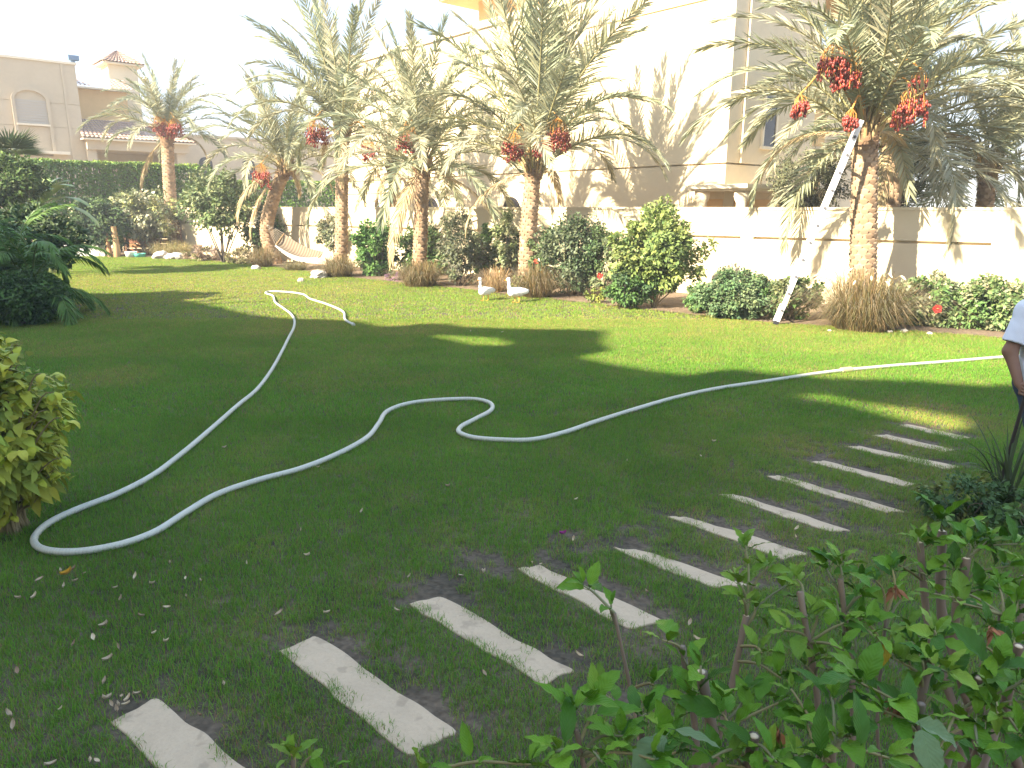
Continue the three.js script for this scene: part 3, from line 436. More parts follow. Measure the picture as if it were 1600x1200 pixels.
// left side
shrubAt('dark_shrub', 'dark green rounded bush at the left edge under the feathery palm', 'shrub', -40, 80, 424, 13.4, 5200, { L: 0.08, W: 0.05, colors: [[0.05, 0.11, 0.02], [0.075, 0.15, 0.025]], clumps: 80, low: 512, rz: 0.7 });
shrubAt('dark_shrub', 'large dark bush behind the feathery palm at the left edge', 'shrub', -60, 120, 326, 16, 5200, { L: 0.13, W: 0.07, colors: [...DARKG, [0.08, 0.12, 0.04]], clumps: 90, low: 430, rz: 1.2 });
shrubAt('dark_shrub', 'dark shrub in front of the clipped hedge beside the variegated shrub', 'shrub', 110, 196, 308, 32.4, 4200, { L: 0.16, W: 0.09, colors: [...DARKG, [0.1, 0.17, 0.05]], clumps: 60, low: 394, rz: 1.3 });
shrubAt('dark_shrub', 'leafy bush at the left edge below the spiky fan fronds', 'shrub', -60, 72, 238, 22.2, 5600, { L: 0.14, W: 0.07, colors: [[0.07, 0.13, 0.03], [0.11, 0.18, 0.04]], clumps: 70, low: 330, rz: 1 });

// clipped hedges above the wall
function hedge(label, a, b, h, thick, n) {
  seed(31 + n); const len = a.distanceTo(b), t = thing('clipped_hedge', label, 'hedge', a.clone().setY(0), Math.atan2(-(b.z - a.z), b.x - a.x)), m = new MB();
  for (let i = 0; i < n; i++) {
    const f = rnd(), x = rr(0, len); let y, z, d;
    const bump = 0.18 * (fbm(x * 1.1, f * 3, 5, 3) - 0.5);
    if (f < 0.3) { y = h + bump - rr(0, 0.18); z = rr(-thick / 2, thick / 2); d = V(0, 1, 0); } else if (f < 0.9) { y = rr(0.4, h); z = thick / 2 + bump - rr(0, 0.22); d = V(0, 0.2, 1); } else { y = rr(0.4, h); z = rr(-thick / 2, thick / 2); d = V(x < len / 2 ? -1 : 1, 0.2, 0); x < len / 2; }
    const X = f >= 0.9 ? (x < len / 2 ? -rr(-0.1, 0.1) : len + rr(-0.1, 0.1)) : x;
    m.leaf(V(X, y, z), rdir().addScaledVector(d, 0.9), rdir().addScaledVector(d, 1).add(V(0, 0.6, 0)), rr(0.12, 0.2), rr(0.08, 0.12), { c: vary(f < 0.3 && rnd() < 0.6 ? [0.26, 0.35, 0.06] : pick([[0.11, 0.22, 0.04], [0.15, 0.27, 0.05]]), 0.3, 0.15) });  // top leaves tinted lighter yellow-green to paint sun on the hedge top
  }
  m.build('foliage', M.leaf, t, 'stuff');
  const s = new MB(); for (let i = 0; i < len * 14; i++) { const x = rr(0.1, len - 0.1), z = rr(-thick / 2, thick / 2) * 0.7; s.tube([V(x, 0, z * 0.4), V(x + rr(-0.15, 0.15), h * 0.5, z * 0.8), V(x + rr(-0.3, 0.3), h - rr(0.1, 0.5), z)], 0.02, 4, [0.07, 0.06, 0.04], false); }
  s.build('stems', M.stem, t);
}
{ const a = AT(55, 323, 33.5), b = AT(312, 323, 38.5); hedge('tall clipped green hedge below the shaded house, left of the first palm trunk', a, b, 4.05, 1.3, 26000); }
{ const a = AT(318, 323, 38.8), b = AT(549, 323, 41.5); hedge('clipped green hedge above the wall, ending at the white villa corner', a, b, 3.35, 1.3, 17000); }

// ---------------------------------------------------------------- date palms
function frondGeo(L, th0, bend, o = {}) {
  const { n = 84, lmax = 0.54, w = 0.029, c = [0.24, 0.27, 0.15], rc = [0.33, 0.31, 0.14], start = 0.14, vee = 0.55, hang = 0.14, rad = 0.022, side = 0, spread = 1 } = o;
  const m = new MB(), N = 26, P = [], T = [];
  let x = 0, y = 0, z = 0;
  for (let k = 0; k <= N; k++) { const s = k / N, a = th0 - bend * Math.pow(s, 1.35); P.push(V(x, y, z)); T.push(V(Math.cos(a), Math.sin(a), side * s).normalize()); x += Math.cos(a) * L / N; y += Math.sin(a) * L / N; z += side * s * L / N; }
  m.tube(P.filter((_, i) => i % 2 === 0), (s) => rad * (1 - 0.85 * s), 5, rc);
  for (let i = 0; i < n; i++) for (const sg of [-1, 1]) {
    const s = start + (1 - start) * (i + rr(0.1, 0.9)) / n, f = s * N, k = Math.min(N - 1, Math.floor(f)), p = P[k].clone().lerp(P[k + 1], f - k), t = T[k], S = V(0, 0, sg), nn = V(0, 0, 0).crossVectors(t, V(0, 0, -1)).normalize();
    if (nn.y < 0 && Math.abs(t.y) < 0.95) nn.negate();
    const q = (s - start) / (1 - start), prof = q < 0.3 ? lerp(0.55, 1, q / 0.3) : lerp(1, 0.42, (q - 0.3) / 0.7), al = lerp(1.25, 0.42, Math.pow(q, 0.8)) * rr(0.82, 1.12) * spread;
    const d = t.clone().multiplyScalar(Math.cos(al)).addScaledVector(S, Math.sin(al) * Math.cos(vee)).addScaledVector(nn, Math.sin(al) * Math.sin(vee) * rr(-0.25, 1.25));
    const l = lmax * prof * rr(0.85, 1.1), ww = w * rr(0.8, 1.15), wd = V(0, 0, 0).crossVectors(d, nn.clone().multiplyScalar(rr(-0.5, 1)).add(S.clone().multiplyScalar(rr(-0.5, 0.5)))).normalize().multiplyScalar(ww / 2), cc = vary(c, 0.22, 0.08);
    d.normalize(); const b = p, mid = p.clone().addScaledVector(d, l * 0.5), tip = p.clone().addScaledVector(d, l); mid.y -= hang * l * 0.25; tip.y -= hang * l;
    const a0 = m.v(b.clone().addScaledVector(wd, 0.6), cc), a1 = m.v(b.clone().addScaledVector(wd, -0.6), cc), a2 = m.v(mid.clone().add(wd), cc), a3 = m.v(mid.clone().sub(wd), cc), a4 = m.v(tip, cc);
    m.quad(a0, a1, a3, a2); m.tri(a2, a3, a4);
  }
  return m.geo();
}
seed(41);
const D2 = Math.PI / 180;
const GREENS = [[88, 22], [82, 40], [75, 62], [66, 80], [56, 94], [44, 104], [32, 108], [18, 108], [4, 98], [-12, 82]].map(([a, b]) => [0, 1].map(() => frondGeo(3.3, a * D2, (b + rr(-10, 10)) * D2, { side: rr(-0.12, 0.12), c: pick([[0.33, 0.35, 0.23], [0.28, 0.315, 0.2], [0.39, 0.385, 0.265]]) })));
const DRY = [[-10, 75], [-40, 46], [20, 105]].map(([a, b]) => frondGeo(2.9, a * D2, b * D2, { c: [0.42, 0.34, 0.2], rc: [0.36, 0.27, 0.16], n: 60, vee: 0.25, hang: 0.5, spread: 0.7 }));
function trunkParts(t, pts, r0, r1, boots = 0.085) {
  const N = 26, P = curve(pts, N), m = new MB(), T = P.map((p, i) => P[Math.min(i + 1, N)].clone().sub(P[Math.max(i - 1, 0)]).normalize());
  m.tube(P, (s) => lerp(r0, r1, s) * 0.96 * (1 + 0.35 * Math.exp(-s * 18)), 14, () => vary([0.3, 0.22, 0.145], 0.1));
  const trunk = m.build('trunk', M.bark, t);
  const s = new MB(), len = P.reduce((a, p, i) => i ? a + p.distanceTo(P[i - 1]) : 0, 0), rows = Math.round(len / boots), per = 9;
  for (let j = 0; j < rows; j++) { const f = (j + 0.2) / rows * N, k = Math.min(N - 1, Math.floor(f)), p = P[k].clone().lerp(P[k + 1], f - k), tt = T[k], A = V(0, 0, 0).crossVectors(tt, V(0.1, 0, 1)).normalize(), B = V(0, 0, 0).crossVectors(tt, A), r = lerp(r0, r1, f / N) * (1 + 0.35 * Math.exp(-f / N * 18)), out = f / N > 0.86 ? 0.06 : 0.03;
    for (let q = 0; q < per; q++) { const g = (q + (j % 2) * 0.5 + rr(-0.08, 0.08)) / per * 6.283, hw = 3.3 / per * r * rr(0.85, 1.1), h = boots * rr(1.15, 1.5), dd = A.clone().multiplyScalar(Math.cos(g)).addScaledVector(B, Math.sin(g)), si = V(0, 0, 0).crossVectors(tt, dd), b = p.clone().addScaledVector(dd, r * 0.95), o = out * rr(0.6, 1.4), c = vary(f / N > 0.88 ? [0.2, 0.13, 0.075] : pick([[0.31, 0.215, 0.135], [0.25, 0.175, 0.11], [0.35, 0.255, 0.17]]), 0.15, 0.04);
      const v = [s.v(b.clone().addScaledVector(si, -hw * 0.55), c), s.v(b.clone().addScaledVector(si, hw * 0.55), c), s.v(b.clone().addScaledVector(si, hw).addScaledVector(tt, h * 0.7).addScaledVector(dd, o * 0.7), c), s.v(b.clone().addScaledVector(tt, h).addScaledVector(dd, o * 1.15), c), s.v(b.clone().addScaledVector(si, -hw).addScaledVector(tt, h * 0.7).addScaledVector(dd, o * 0.7), c), s.v(b.clone().addScaledVector(tt, h * 0.85).addScaledVector(dd, -0.02), c)];
      s.quad(v[0], v[1], v[2], v[4]); s.tri(v[4], v[2], v[3]); s.tri(v[3], v[2], v[5]); s.tri(v[4], v[3], v[5]); } }
  s.build('leaf_bases', M.bark, trunk, 'stuff');
  return P.at(-1);
}
function dateBunch(t, from, dir, len, opts = {}) { // an orange stalk that arches out and hangs, strands and red dates
  const { n = 26, size = 1, ripe = [0.22, 0.035, 0.025], stalkOnly = 0 } = opts, b = new THREE.Group(); b.name = 'date_bunch'; t.add(b);
  const end = from.clone().addScaledVector(dir, len).add(V(0, -0.18 * len, 0)), midp = from.clone().addScaledVector(dir, len * 0.6).add(V(0, 0.22 * len, 0));
  const s = new MB(), oc = [0.5, 0.25, 0.06]; s.tube(curve([from, midp, end], 8), (q) => 0.022 * (1 - 0.3 * q), 5, oc);
  const d = new MB();
  for (let i = 0; i < n; i++) { const a = rr(0, 6.283), r = rr(0.05, 0.26) * size, l = rr(0.35, 0.62) * size, e = end.clone().add(V(Math.cos(a) * r, -l, Math.sin(a) * r)), k = end.clone().add(V(Math.cos(a) * r * 0.8, -l * 0.3, Math.sin(a) * r * 0.8)); s.tube([end, k, e], 0.0045, 4, vary(oc, 0.2), false);
    for (let q = 0; q < 10; q++) { const f = rr(0.45, 1.05), p = k.clone().lerp(e, f).add(V(rr(-0.05, 0.05), rr(-0.03, 0.03), rr(-0.05, 0.05)).multiplyScalar(size)); d.ball(p, 0.026, vary(ripe, 0.45, 0.15), 0.85, 1.3, 0.85, 5, 4); } }
  s.build('strands', M.stem, b, 'stuff'); d.build('dates', vcMat({ roughness: 0.35 }), b, 'stuff'); return b;
}
const M_frondDry = leafMat({ roughness: 0.85, transmission: 0.1 });
function datePalm(label, base, crown, o = {}) {
  const { r0 = 0.2, r1 = 0.17, n = 40, size = 1, lean = V(0, 0, 0), group = 'date palms in a row along the garden wall', dry = 4, low = 1, twist = 0, name = 'date_palm', up = 0.9, mtl = M.frond } = o;
  seed(o.seed || 1); const t = thing(name, label, 'palm tree', base, 0, group), c = crown.clone().sub(base);
  const top = trunkParts(t, [V(0, -0.05, 0), c.clone().multiplyScalar(0.35).add(lean), c.clone().multiplyScalar(0.7).add(lean.clone().multiplyScalar(0.7)), c], r0, r1);
  const m = new MB(); m.tube([top.clone().add(V(0, -0.25, 0)), top.clone().add(V(0, 0.05, 0)), top.clone().add(V(0, 0.35, 0))], (s) => lerp(r1 * 1.25, 0.09, s * s), 10, [0.19, 0.12, 0.07]);
  for (let i = 0; i < 40; i++) { const a = i * 2.4, h = rr(-0.25, 0.2), r = r1 * (1.15 - 0.5 * (h + 0.25)); m.tube([top.clone().add(V(Math.cos(a) * r * 0.8, h, Math.sin(a) * r * 0.8)), top.clone().add(V(Math.cos(a) * (r + 0.1), h + 0.28, Math.sin(a) * (r + 0.1)))], (s) => 0.045 * (1 - 0.5 * s), 5, vary([0.33, 0.25, 0.13], 0.25)); }
  m.build('crown_base', M.bark, t);
  for (let i = 0; i < n; i++) {
    const f = i / (n - 1), cls = Math.min(9, Math.floor(Math.pow(f, 1.05) * (7.2 + 2.8 * low))), o2 = mesh('frond', pick(GREENS[cls]), mtl, t);
    const az = i * 2.39996 + twist + rr(-0.25, 0.25); o2.position.copy(top).add(V(Math.cos(az) * 0.07, 0.28 - 0.45 * f, -Math.sin(az) * 0.07)); o2.rotation.set(rr(-0.35, 0.35), az, 0, 'YXZ'); o2.scale.setScalar(size * rr(0.88, 1.08) * (cls < 3 ? up : 1));
  }
  for (let i = 0; i < dry; i++) { const o2 = mesh('dry_frond', pick(DRY), M_frondDry, t), az = i * 2.1 + twist + rr(-0.5, 0.5); o2.position.copy(top).add(V(Math.cos(az) * 0.12, -0.12, -Math.sin(az) * 0.12)); o2.rotation.set(0, az, 0, 'YXZ'); o2.scale.setScalar(size * rr(0.6, 0.85)); }
  for (const [px, py, s = 1] of o.bunches || []) { const e = AT(px, py, -crown.z - 0.75).sub(base); const from = top.clone(), dir = e.clone().sub(from); dir.y += 0.25 * s; const len = dir.length(); dateBunch(t, from, dir.normalize(), len, { size: s, n: Math.round(26 * s) }); }
  return t;
}
const P6b = G(1347, 500), P5b = G(824, 450), P4b = G(655, 440), P3b = G(533, 424), P2b = G(430, 412), P1b = G(277, 396);
datePalm('nearest date palm with the ladder leaning on it and red-orange date bunches', P6b, AT(1352, 205, -P6b.z + 0.1), { r0: 0.235, r1: 0.2, n: 54, size: 1.1, low: -0.55, up: 1.0, seed: 61, twist: 0.4, bunches: [[1425, 140, 1.15], [1440, 100, 0.8], [1306, 50, 1.0], [1328, 78, 0.85], [1252, 128, 0.6], [1332, 165, 0.6]], dry: 2 });
datePalm('central date palm with two dark red date bunches hanging either side', P5b, AT(834, 262, -P5b.z), { r0: 0.225, r1: 0.185, n: 50, size: 1.22, low: -0.5, up: 1.2, seed: 62, twist: 1.1, lean: V(-0.05, 0, 0), bunches: [[804, 208, 1.2], [872, 186, 1.4], [845, 210, 0.8]], dry: 2 });
datePalm('date palm with thick ringed trunk and grey drooping fronds left of centre', P4b, AT(660, 262, -P4b.z), { r0: 0.2, r1: 0.18, n: 40, size: 1.16, seed: 63, twist: 2.2, low: 0.25, bunches: [[634, 192, 1.2]], dry: 4 });
datePalm('tall slim date palm with upright fronds right of the hammock', P3b, AT(535, 208, -P3b.z), { r0: 0.2, r1: 0.19, n: 38, size: 1.15, low: -0.2, up: 1.08, seed: 64, twist: 0.2, bunches: [[494, 190, 1.4], [578, 218, 1.2]], dry: 4 });
datePalm('leaning date palm at the left end of the hammock with orange date bunch', P2b, AT(446, 262, -P2b.z), { r0: 0.24, r1: 0.22, n: 34, size: 1.12, seed: 65, twist: 1.7, low: 0.1, lean: V(-0.45, 0, 0), bunches: [[409, 262, 1.4]], dry: 5 });
datePalm('farthest left date palm with dark fruit under its open crown', P1b, AT(261, 212, -P1b.z), { r0: 0.28, r1: 0.24, n: 36, size: 1.1, up: 0.8, seed: 66, twist: 0.9, low: -0.1, lean: V(-0.1, 0, 0), bunches: [[246, 184, 1.3], [272, 186, 1.3], [258, 192, 1.3]], dry: 2 });
datePalm('short multi-stemmed palm with arching bare stalks before the villa', AT(612, 323, 25.8).setY(0), AT(612, 262, 25.8), { r0: 0.12, r1: 0.11, n: 14, size: 0.7, seed: 67, twist: 0.5, low: 1.2, dry: 7, group: null });
datePalm('large palm behind the wall, its grey-green fronds spreading out either side', AT(1398, 323, 17.6).setY(0), AT(1398, 212, 17.6), { r0: 0.22, r1: 0.2, n: 60, size: 1.3, seed: 68, twist: 1.9, low: 0.9, dry: 4, group: null });
shrubAt('dense_tree', 'dense dark green leafy tree behind the wall right of the ladder palm', 'tree', 1352, 1462, 190, 19.2, 5000, { L: 0.09, W: 0.04, colors: [[0.15, 0.19, 0.09], [0.2, 0.23, 0.12], [0.11, 0.15, 0.06]], clumps: 90, low: 345, rz: 1.0, trunk: 0.09 });
datePalm('second palm behind the wall at the right edge, fronds against the sky', AT(1545, 323, 18.6).setY(0), AT(1545, 262, 18.6), { r0: 0.2, r1: 0.18, n: 44, size: 1.05, seed: 69, twist: 0.7, low: 0.8, dry: 1, group: null });
shrubAt('dense_tree', 'grey-green tree behind the wall left of the ladder', 'tree', 1190, 1330, 232, 19.0, 4200, { L: 0.1, W: 0.035, colors: [[0.17, 0.18, 0.1], [0.13, 0.15, 0.08]], clumps: 70, low: 345, rz: 0.8, trunk: 0.08 });

// ---------------------------------------------------------------- fountain grass round the palm feet
function fountainGrass(label, base, R, h, n, o = {}) {
  seed(o.seed || 70); const t = thing('fountain_grass', label, 'grass clump', base, 0), m = new MB(), cs = o.c || [[0.2, 0.14, 0.055], [0.16, 0.125, 0.045], [0.27, 0.19, 0.085], [0.13, 0.13, 0.04]];
  for (let i = 0; i < n; i++) {
    const a = rr(0, 6.283), r = R * 0.5 * Math.sqrt(rnd()) * (o.ring ? lerp(o.ring, 1, rnd()) : 1), b = V(Math.cos(a) * r, 0, Math.sin(a) * r), l = h * rr(0.35, 1.3), g = a + rr(-1, 1), out = l * Math.pow(rnd(), 1.3) * 1.5, fall = 0.95 - 0.55 * Math.min(1, out / l / 1.3), w = rr(0.004, 0.008), c = vary(pick(cs), 0.25, 0.1), dx = Math.cos(g), dz = Math.sin(g), sx = -dz * w, sz = dx * w;
    const k = [[0, 0], [0.28, 0.55 * (0.5 + 0.5 * fall)], [0.66, 0.95 * (0.35 + 0.65 * fall)], [1, fall - 0.2 * rnd()]].map(([x, y]) => V(b.x + dx * out * x, l * y, b.z + dz * out * x));
    let p = null, q = null;
    k.forEach((v, j) => { const ww = 1 - j * 0.3, e = m.v(V(v.x - sx * ww, v.y, v.z - sz * ww), c), f = m.v(V(v.x + sx * ww, v.y, v.z + sz * ww), c); if (p !== null) m.quad(p, q, f, e); p = e; q = f; });
  }
  m.build('blades', M.leaf, t, 'stuff');
  for (let i = 0; i < (o.plumes || 0); i++) { const a = rr(0, 6.283), p = new MB(), r = R * rr(0.1, 0.7), l = h * rr(0.95, 1.25), s = V(Math.cos(a) * r * 0.4, 0.1, Math.sin(a) * r * 0.4), e = V(Math.cos(a) * (r + 0.2), l, Math.sin(a) * (r + 0.2)), pts = curve([s, s.clone().lerp(e, 0.6).add(V(0, 0.15, 0)), e, e.clone().add(V(Math.cos(a) * 0.16, -0.05, Math.sin(a) * 0.16))], 12); p.tube(pts, (q) => q < 0.68 ? 0.004 : 0.004 + 0.016 * Math.sin(Math.PI * (q - 0.68) / 0.32), 6, (q) => q < 0.68 ? [0.3, 0.24, 0.12] : [0.55, 0.46, 0.33]); p.build('plume', M.stem, t); }
  return t;
}
fountainGrass('large brown fountain grass with pale plumes at the foot of the ladder palm', G(1346, 514).setY(0), 0.95, 0.92, 2600, { plumes: 12, seed: 71 });
fountainGrass('brown fountain grass clump right behind the two geese', G(838, 464), 0.62, 0.75, 1500, { seed: 72, plumes: 2 });
fountainGrass('brown fountain grass around the foot of the thick ringed palm trunk', G(657, 447), 0.8, 0.66, 1700, { seed: 73, plumes: 3 });
fountainGrass('brown fountain grass between the white rock and the tall slim palm', G(531, 432), 0.72, 0.62, 1700, { seed: 74 });
fountainGrass('brown fountain grass under the left end of the hammock', G(410, 417), 0.6, 0.7, 1300, { seed: 75 });
fountainGrass('low brown fountain grass in the shade under the middle of the hammock', G(462, 422), 0.7, 0.3, 900, { seed: 76, c: [[0.16, 0.15, 0.06], [0.2, 0.17, 0.07]] });
fountainGrass('olive fountain grass at the foot of the farthest left palm', G(268, 400), 1.35, 0.62, 1800, { seed: 77, c: [[0.28, 0.25, 0.09], [0.36, 0.27, 0.12], [0.22, 0.22, 0.07]] });
fountainGrass('reddish dry grass tuft just right of the left goose', G(775, 456), 0.4, 0.6, 700, { seed: 78, c: [[0.4, 0.26, 0.13], [0.33, 0.24, 0.1]] });

// ---------------------------------------------------------------- flowers on the shrubs
function flower(label, p, r, c, dir) { seed(90 + Math.round(p.x * 10)); const t = thing('hibiscus_flower', label, 'flower', p), n = dir.clone().normalize(), a = V(0, 0, 0).crossVectors(n, V(0, 1, 0)).normalize(), b = V(0, 0, 0).crossVectors(a, n);
  for (let k = 0; k < 5; k++) { const g = k / 5 * 6.283, d = a.clone().multiplyScalar(Math.cos(g)).addScaledVector(b, Math.sin(g)).addScaledVector(n, 0.35), m = new MB(); m.leaf(V(0, 0, 0), d, n, r, r * 0.95, { c: vary(c, 0.12, 0.03), droop: 0.1, seg: 4, fold: 0.1, prof: (q) => Math.pow(Math.sin(Math.PI * Math.pow(q, 1.4)), 0.6) }); m.build('petal', M.leaf, t); }
  const s = new MB(); s.tube([V(0, 0, 0), n.clone().multiplyScalar(r * 0.9)], 0.008, 5, [0.6, 0.4, 0.1]); s.build('stamen', M.stem, t); }
flower('red hibiscus flower on the low bush right of the fountain grass', AT(1464, 482, 12.75), 0.085, [0.62, 0.02, 0.02], V(-0.3, 0.1, 1));
flower('red hibiscus flower between the dark bush and the yellow-green tree', AT(938, 431, 16.9), 0.075, [0.62, 0.03, 0.02], V(-0.4, 0.1, 1));
flower('orange-red flower right beside the central palm trunk', AT(838, 408, 18.8), 0.075, [0.6, 0.06, 0.03], V(-0.3, 0.1, 1));

// ---------------------------------------------------------------- rocks
function rock(label, p, r, sd, sy = 0.65) { seed(sd); const g = new THREE.IcosahedronGeometry(r, 4), q = g.attributes.position; for (let i = 0; i < q.count; i++) { const v = V(q.getX(i), q.getY(i), q.getZ(i)), n = v.clone().normalize(), k = 1 + 0.35 * (fbm(n.x * 1.8 + sd, n.y * 1.8 + n.z * 1.3 + sd, sd, 4) - 0.5) * 2; q.setXYZ(i, v.x * k, v.y * k * sy, v.z * k); } g.computeVertexNormals(); const m = mesh('garden_rock', metre(g), M_rock, null); m.position.copy(p).add(V(0, r * 0.3, 0)); m.rotation.y = rr(0, 6); tag(m, label, 'rock'); }
const M_rock = plaster(0.42, 0.4, 0.37);
rock('white rock at the lawn edge below the right end of the hammock', G(498, 434), 0.26, 3);
rock('large white rock, leftmost of three at the foot of the far left palm', G(252, 404), 0.34, 4);
rock('small white rock, middle of three at the foot of the far left palm', G(266, 405), 0.24, 5);
rock('white rock, rightmost of three at the foot of the far left palm', G(278, 405), 0.3, 6);
rock('small white rock beside the fountain grass left of the hammock', G(400, 421), 0.16, 7);
rock('small pale stone lying alone on the sunlit lawn near the hammock', G(470, 440), 0.09, 8, 0.9);
{ seed(95); const SL = ['pinkish stone at the lawn edge under the right side of the large fountain grass', 'pale stone at the lawn edge under the left side of the large fountain grass', 'largest pinkish stone between the large fountain grass and the red flower', 'pinkish stone at the lawn edge just below the red flower']; let si = 0; for (const [px, py, r] of [[1390, 520, 0.05], [1296, 518, 0.04], [1412, 519, 0.06], [1452, 523, 0.05]]) rock(SL[si++], G(px, py), r, Math.round(px)); }

// ---------------------------------------------------------------- hammock
{
  const Z = 26.4, A2 = AT(444, 365, Z + 0.35), A1 = AT(431, 383, Z - 0.35), B2 = AT(505, 393, Z - 1.0 + 0.35), B1 = AT(497, 402, Z - 1.0 - 0.35);
  const t = thing('hammock', 'striped brown hammock with white fringe slung between two palm trunks', 'hammock', A1.clone().setY(0)), o = A1.clone().setY(0);
  const g = new THREE.BufferGeometry(), P = [], U = [], I = [], nu = 24, nv = 8;
  for (let i = 0; i <= nu; i++) for (let j = 0; j <= nv; j++) { const u = i / nu, v = j / nv, p = A1.clone().lerp(B1, u).lerp(A2.clone().lerp(B2, u), v); p.y -= 0.17 * Math.sin(Math.PI * u) * (1 - 0.3 * v) + 0.1 * Math.sin(Math.PI * v); p.sub(o); P.push(p.x, p.y, p.z); U.push(u * 2.0, v * 0.8); }
  for (let i = 0; i < nu; i++) for (let j = 0; j < nv; j++) { const a = i * (nv + 1) + j; I.push(a, a + nv + 1, a + 1, a + 1, a + nv + 1, a + nv + 2); }
  g.setAttribute('position', new THREE.Float32BufferAttribute(P, 3)); g.setAttribute('uv', new THREE.Float32BufferAttribute(U, 2)); g.setIndex(I); g.computeVertexNormals();
  const st = dataTex(128, (u, v) => { const k = Math.floor(u * 16) % 2, f = 0.9 + 0.2 * hash2(Math.floor(u * 128), Math.floor(v * 128)); return k ? [0.12 * f, 0.09 * f, 0.06 * f] : [0.2 * f, 0.165 * f, 0.12 * f]; }, true, 1);
  mesh('bed', g, new THREE.MeshStandardMaterial({ map: st, roughness: 0.95, side: THREE.DoubleSide }), t);
  const m = new MB(), W = [0.45, 0.43, 0.4]; for (let i = 0; i <= 90; i++) { const u = i / 90, p = A1.clone().lerp(B1, u); p.y -= 0.17 * Math.sin(Math.PI * u); p.sub(o); m.tube([p, p.clone().add(V(rr(-0.02, 0.02), -0.1 * (0.6 + Math.sin(Math.PI * u)), 0.03))], 0.017, 4, W, false); } m.build('fringe', M.stem, t, 'stuff');
  for (const [a, b] of [[A1, A2], [B1, B2]]) { const s = new MB(); s.tube([a.clone().sub(o), b.clone().sub(o)], 0.022, 7, [0.3, 0.2, 0.1]); s.build('spreader_bar', M.stem, t); }
  const tA = P2b.clone().add(V(-0.25, 1.5, 0)), tB = P3b.clone().add(V(0, 1.2, 0));
  for (const [a, b, k] of [[A1, A2, tA], [B1, B2, tB]]) { const s = new MB(); for (let q = 0; q <= 6; q++) s.tube([a.clone().lerp(b, q / 6).sub(o), k.clone().sub(o)], 0.005, 4, [0.4, 0.35, 0.28], false); s.build('rope', M.stem, t); }
}

// ---------------------------------------------------------------- ladder
{
  const foot = G(1211, 506), top = AT(1343, 192, -P6b.z - 0.3), L = top.clone().sub(foot), t = thing('ladder', 'long white aluminium ladder leaning on the nearest date palm', 'ladder', foot), d = L.clone().normalize(), side = V(0.3, 0.02, -0.95).addScaledVector(d, -V(0.3, 0.02, -0.95).dot(d)).normalize(), n = V(0, 0, 0).crossVectors(side, d), al = mat(0.75, 0.75, 0.74, { roughness: 0.45, metalness: 0.15 });
  const q = new THREE.Quaternion().setFromRotationMatrix(new THREE.Matrix4().makeBasis(side, d, n));
  const tilt = 0.1;
  for (const s of [-1, 1]) { const g = new RoundedBoxGeometry(0.028, L.length(), 0.085, 2, 0.006), r = mesh('rail', g, al, t); r.quaternion.copy(q); r.position.copy(L.clone().multiplyScalar(0.5).addScaledVector(side, s * 0.19)); const f = mesh('foot', new RoundedBoxGeometry(0.04, 0.07, 0.1, 2, 0.008), M.dark, t); f.quaternion.copy(q); f.position.copy(side.clone().multiplyScalar(s * 0.19).add(V(0, 0.02, 0))); }
  for (let k = 0; k < 11; k++) { const g = new THREE.CylinderGeometry(0.026, 0.026, 0.455, 8); g.rotateZ(Math.PI / 2); const r = mesh('rung', g, mat(0.07, 0.07, 0.08, { roughness: 0.6 }), t); r.quaternion.copy(q); r.position.copy(L.clone().multiplyScalar(0.07 + k * 0.085)); }
}

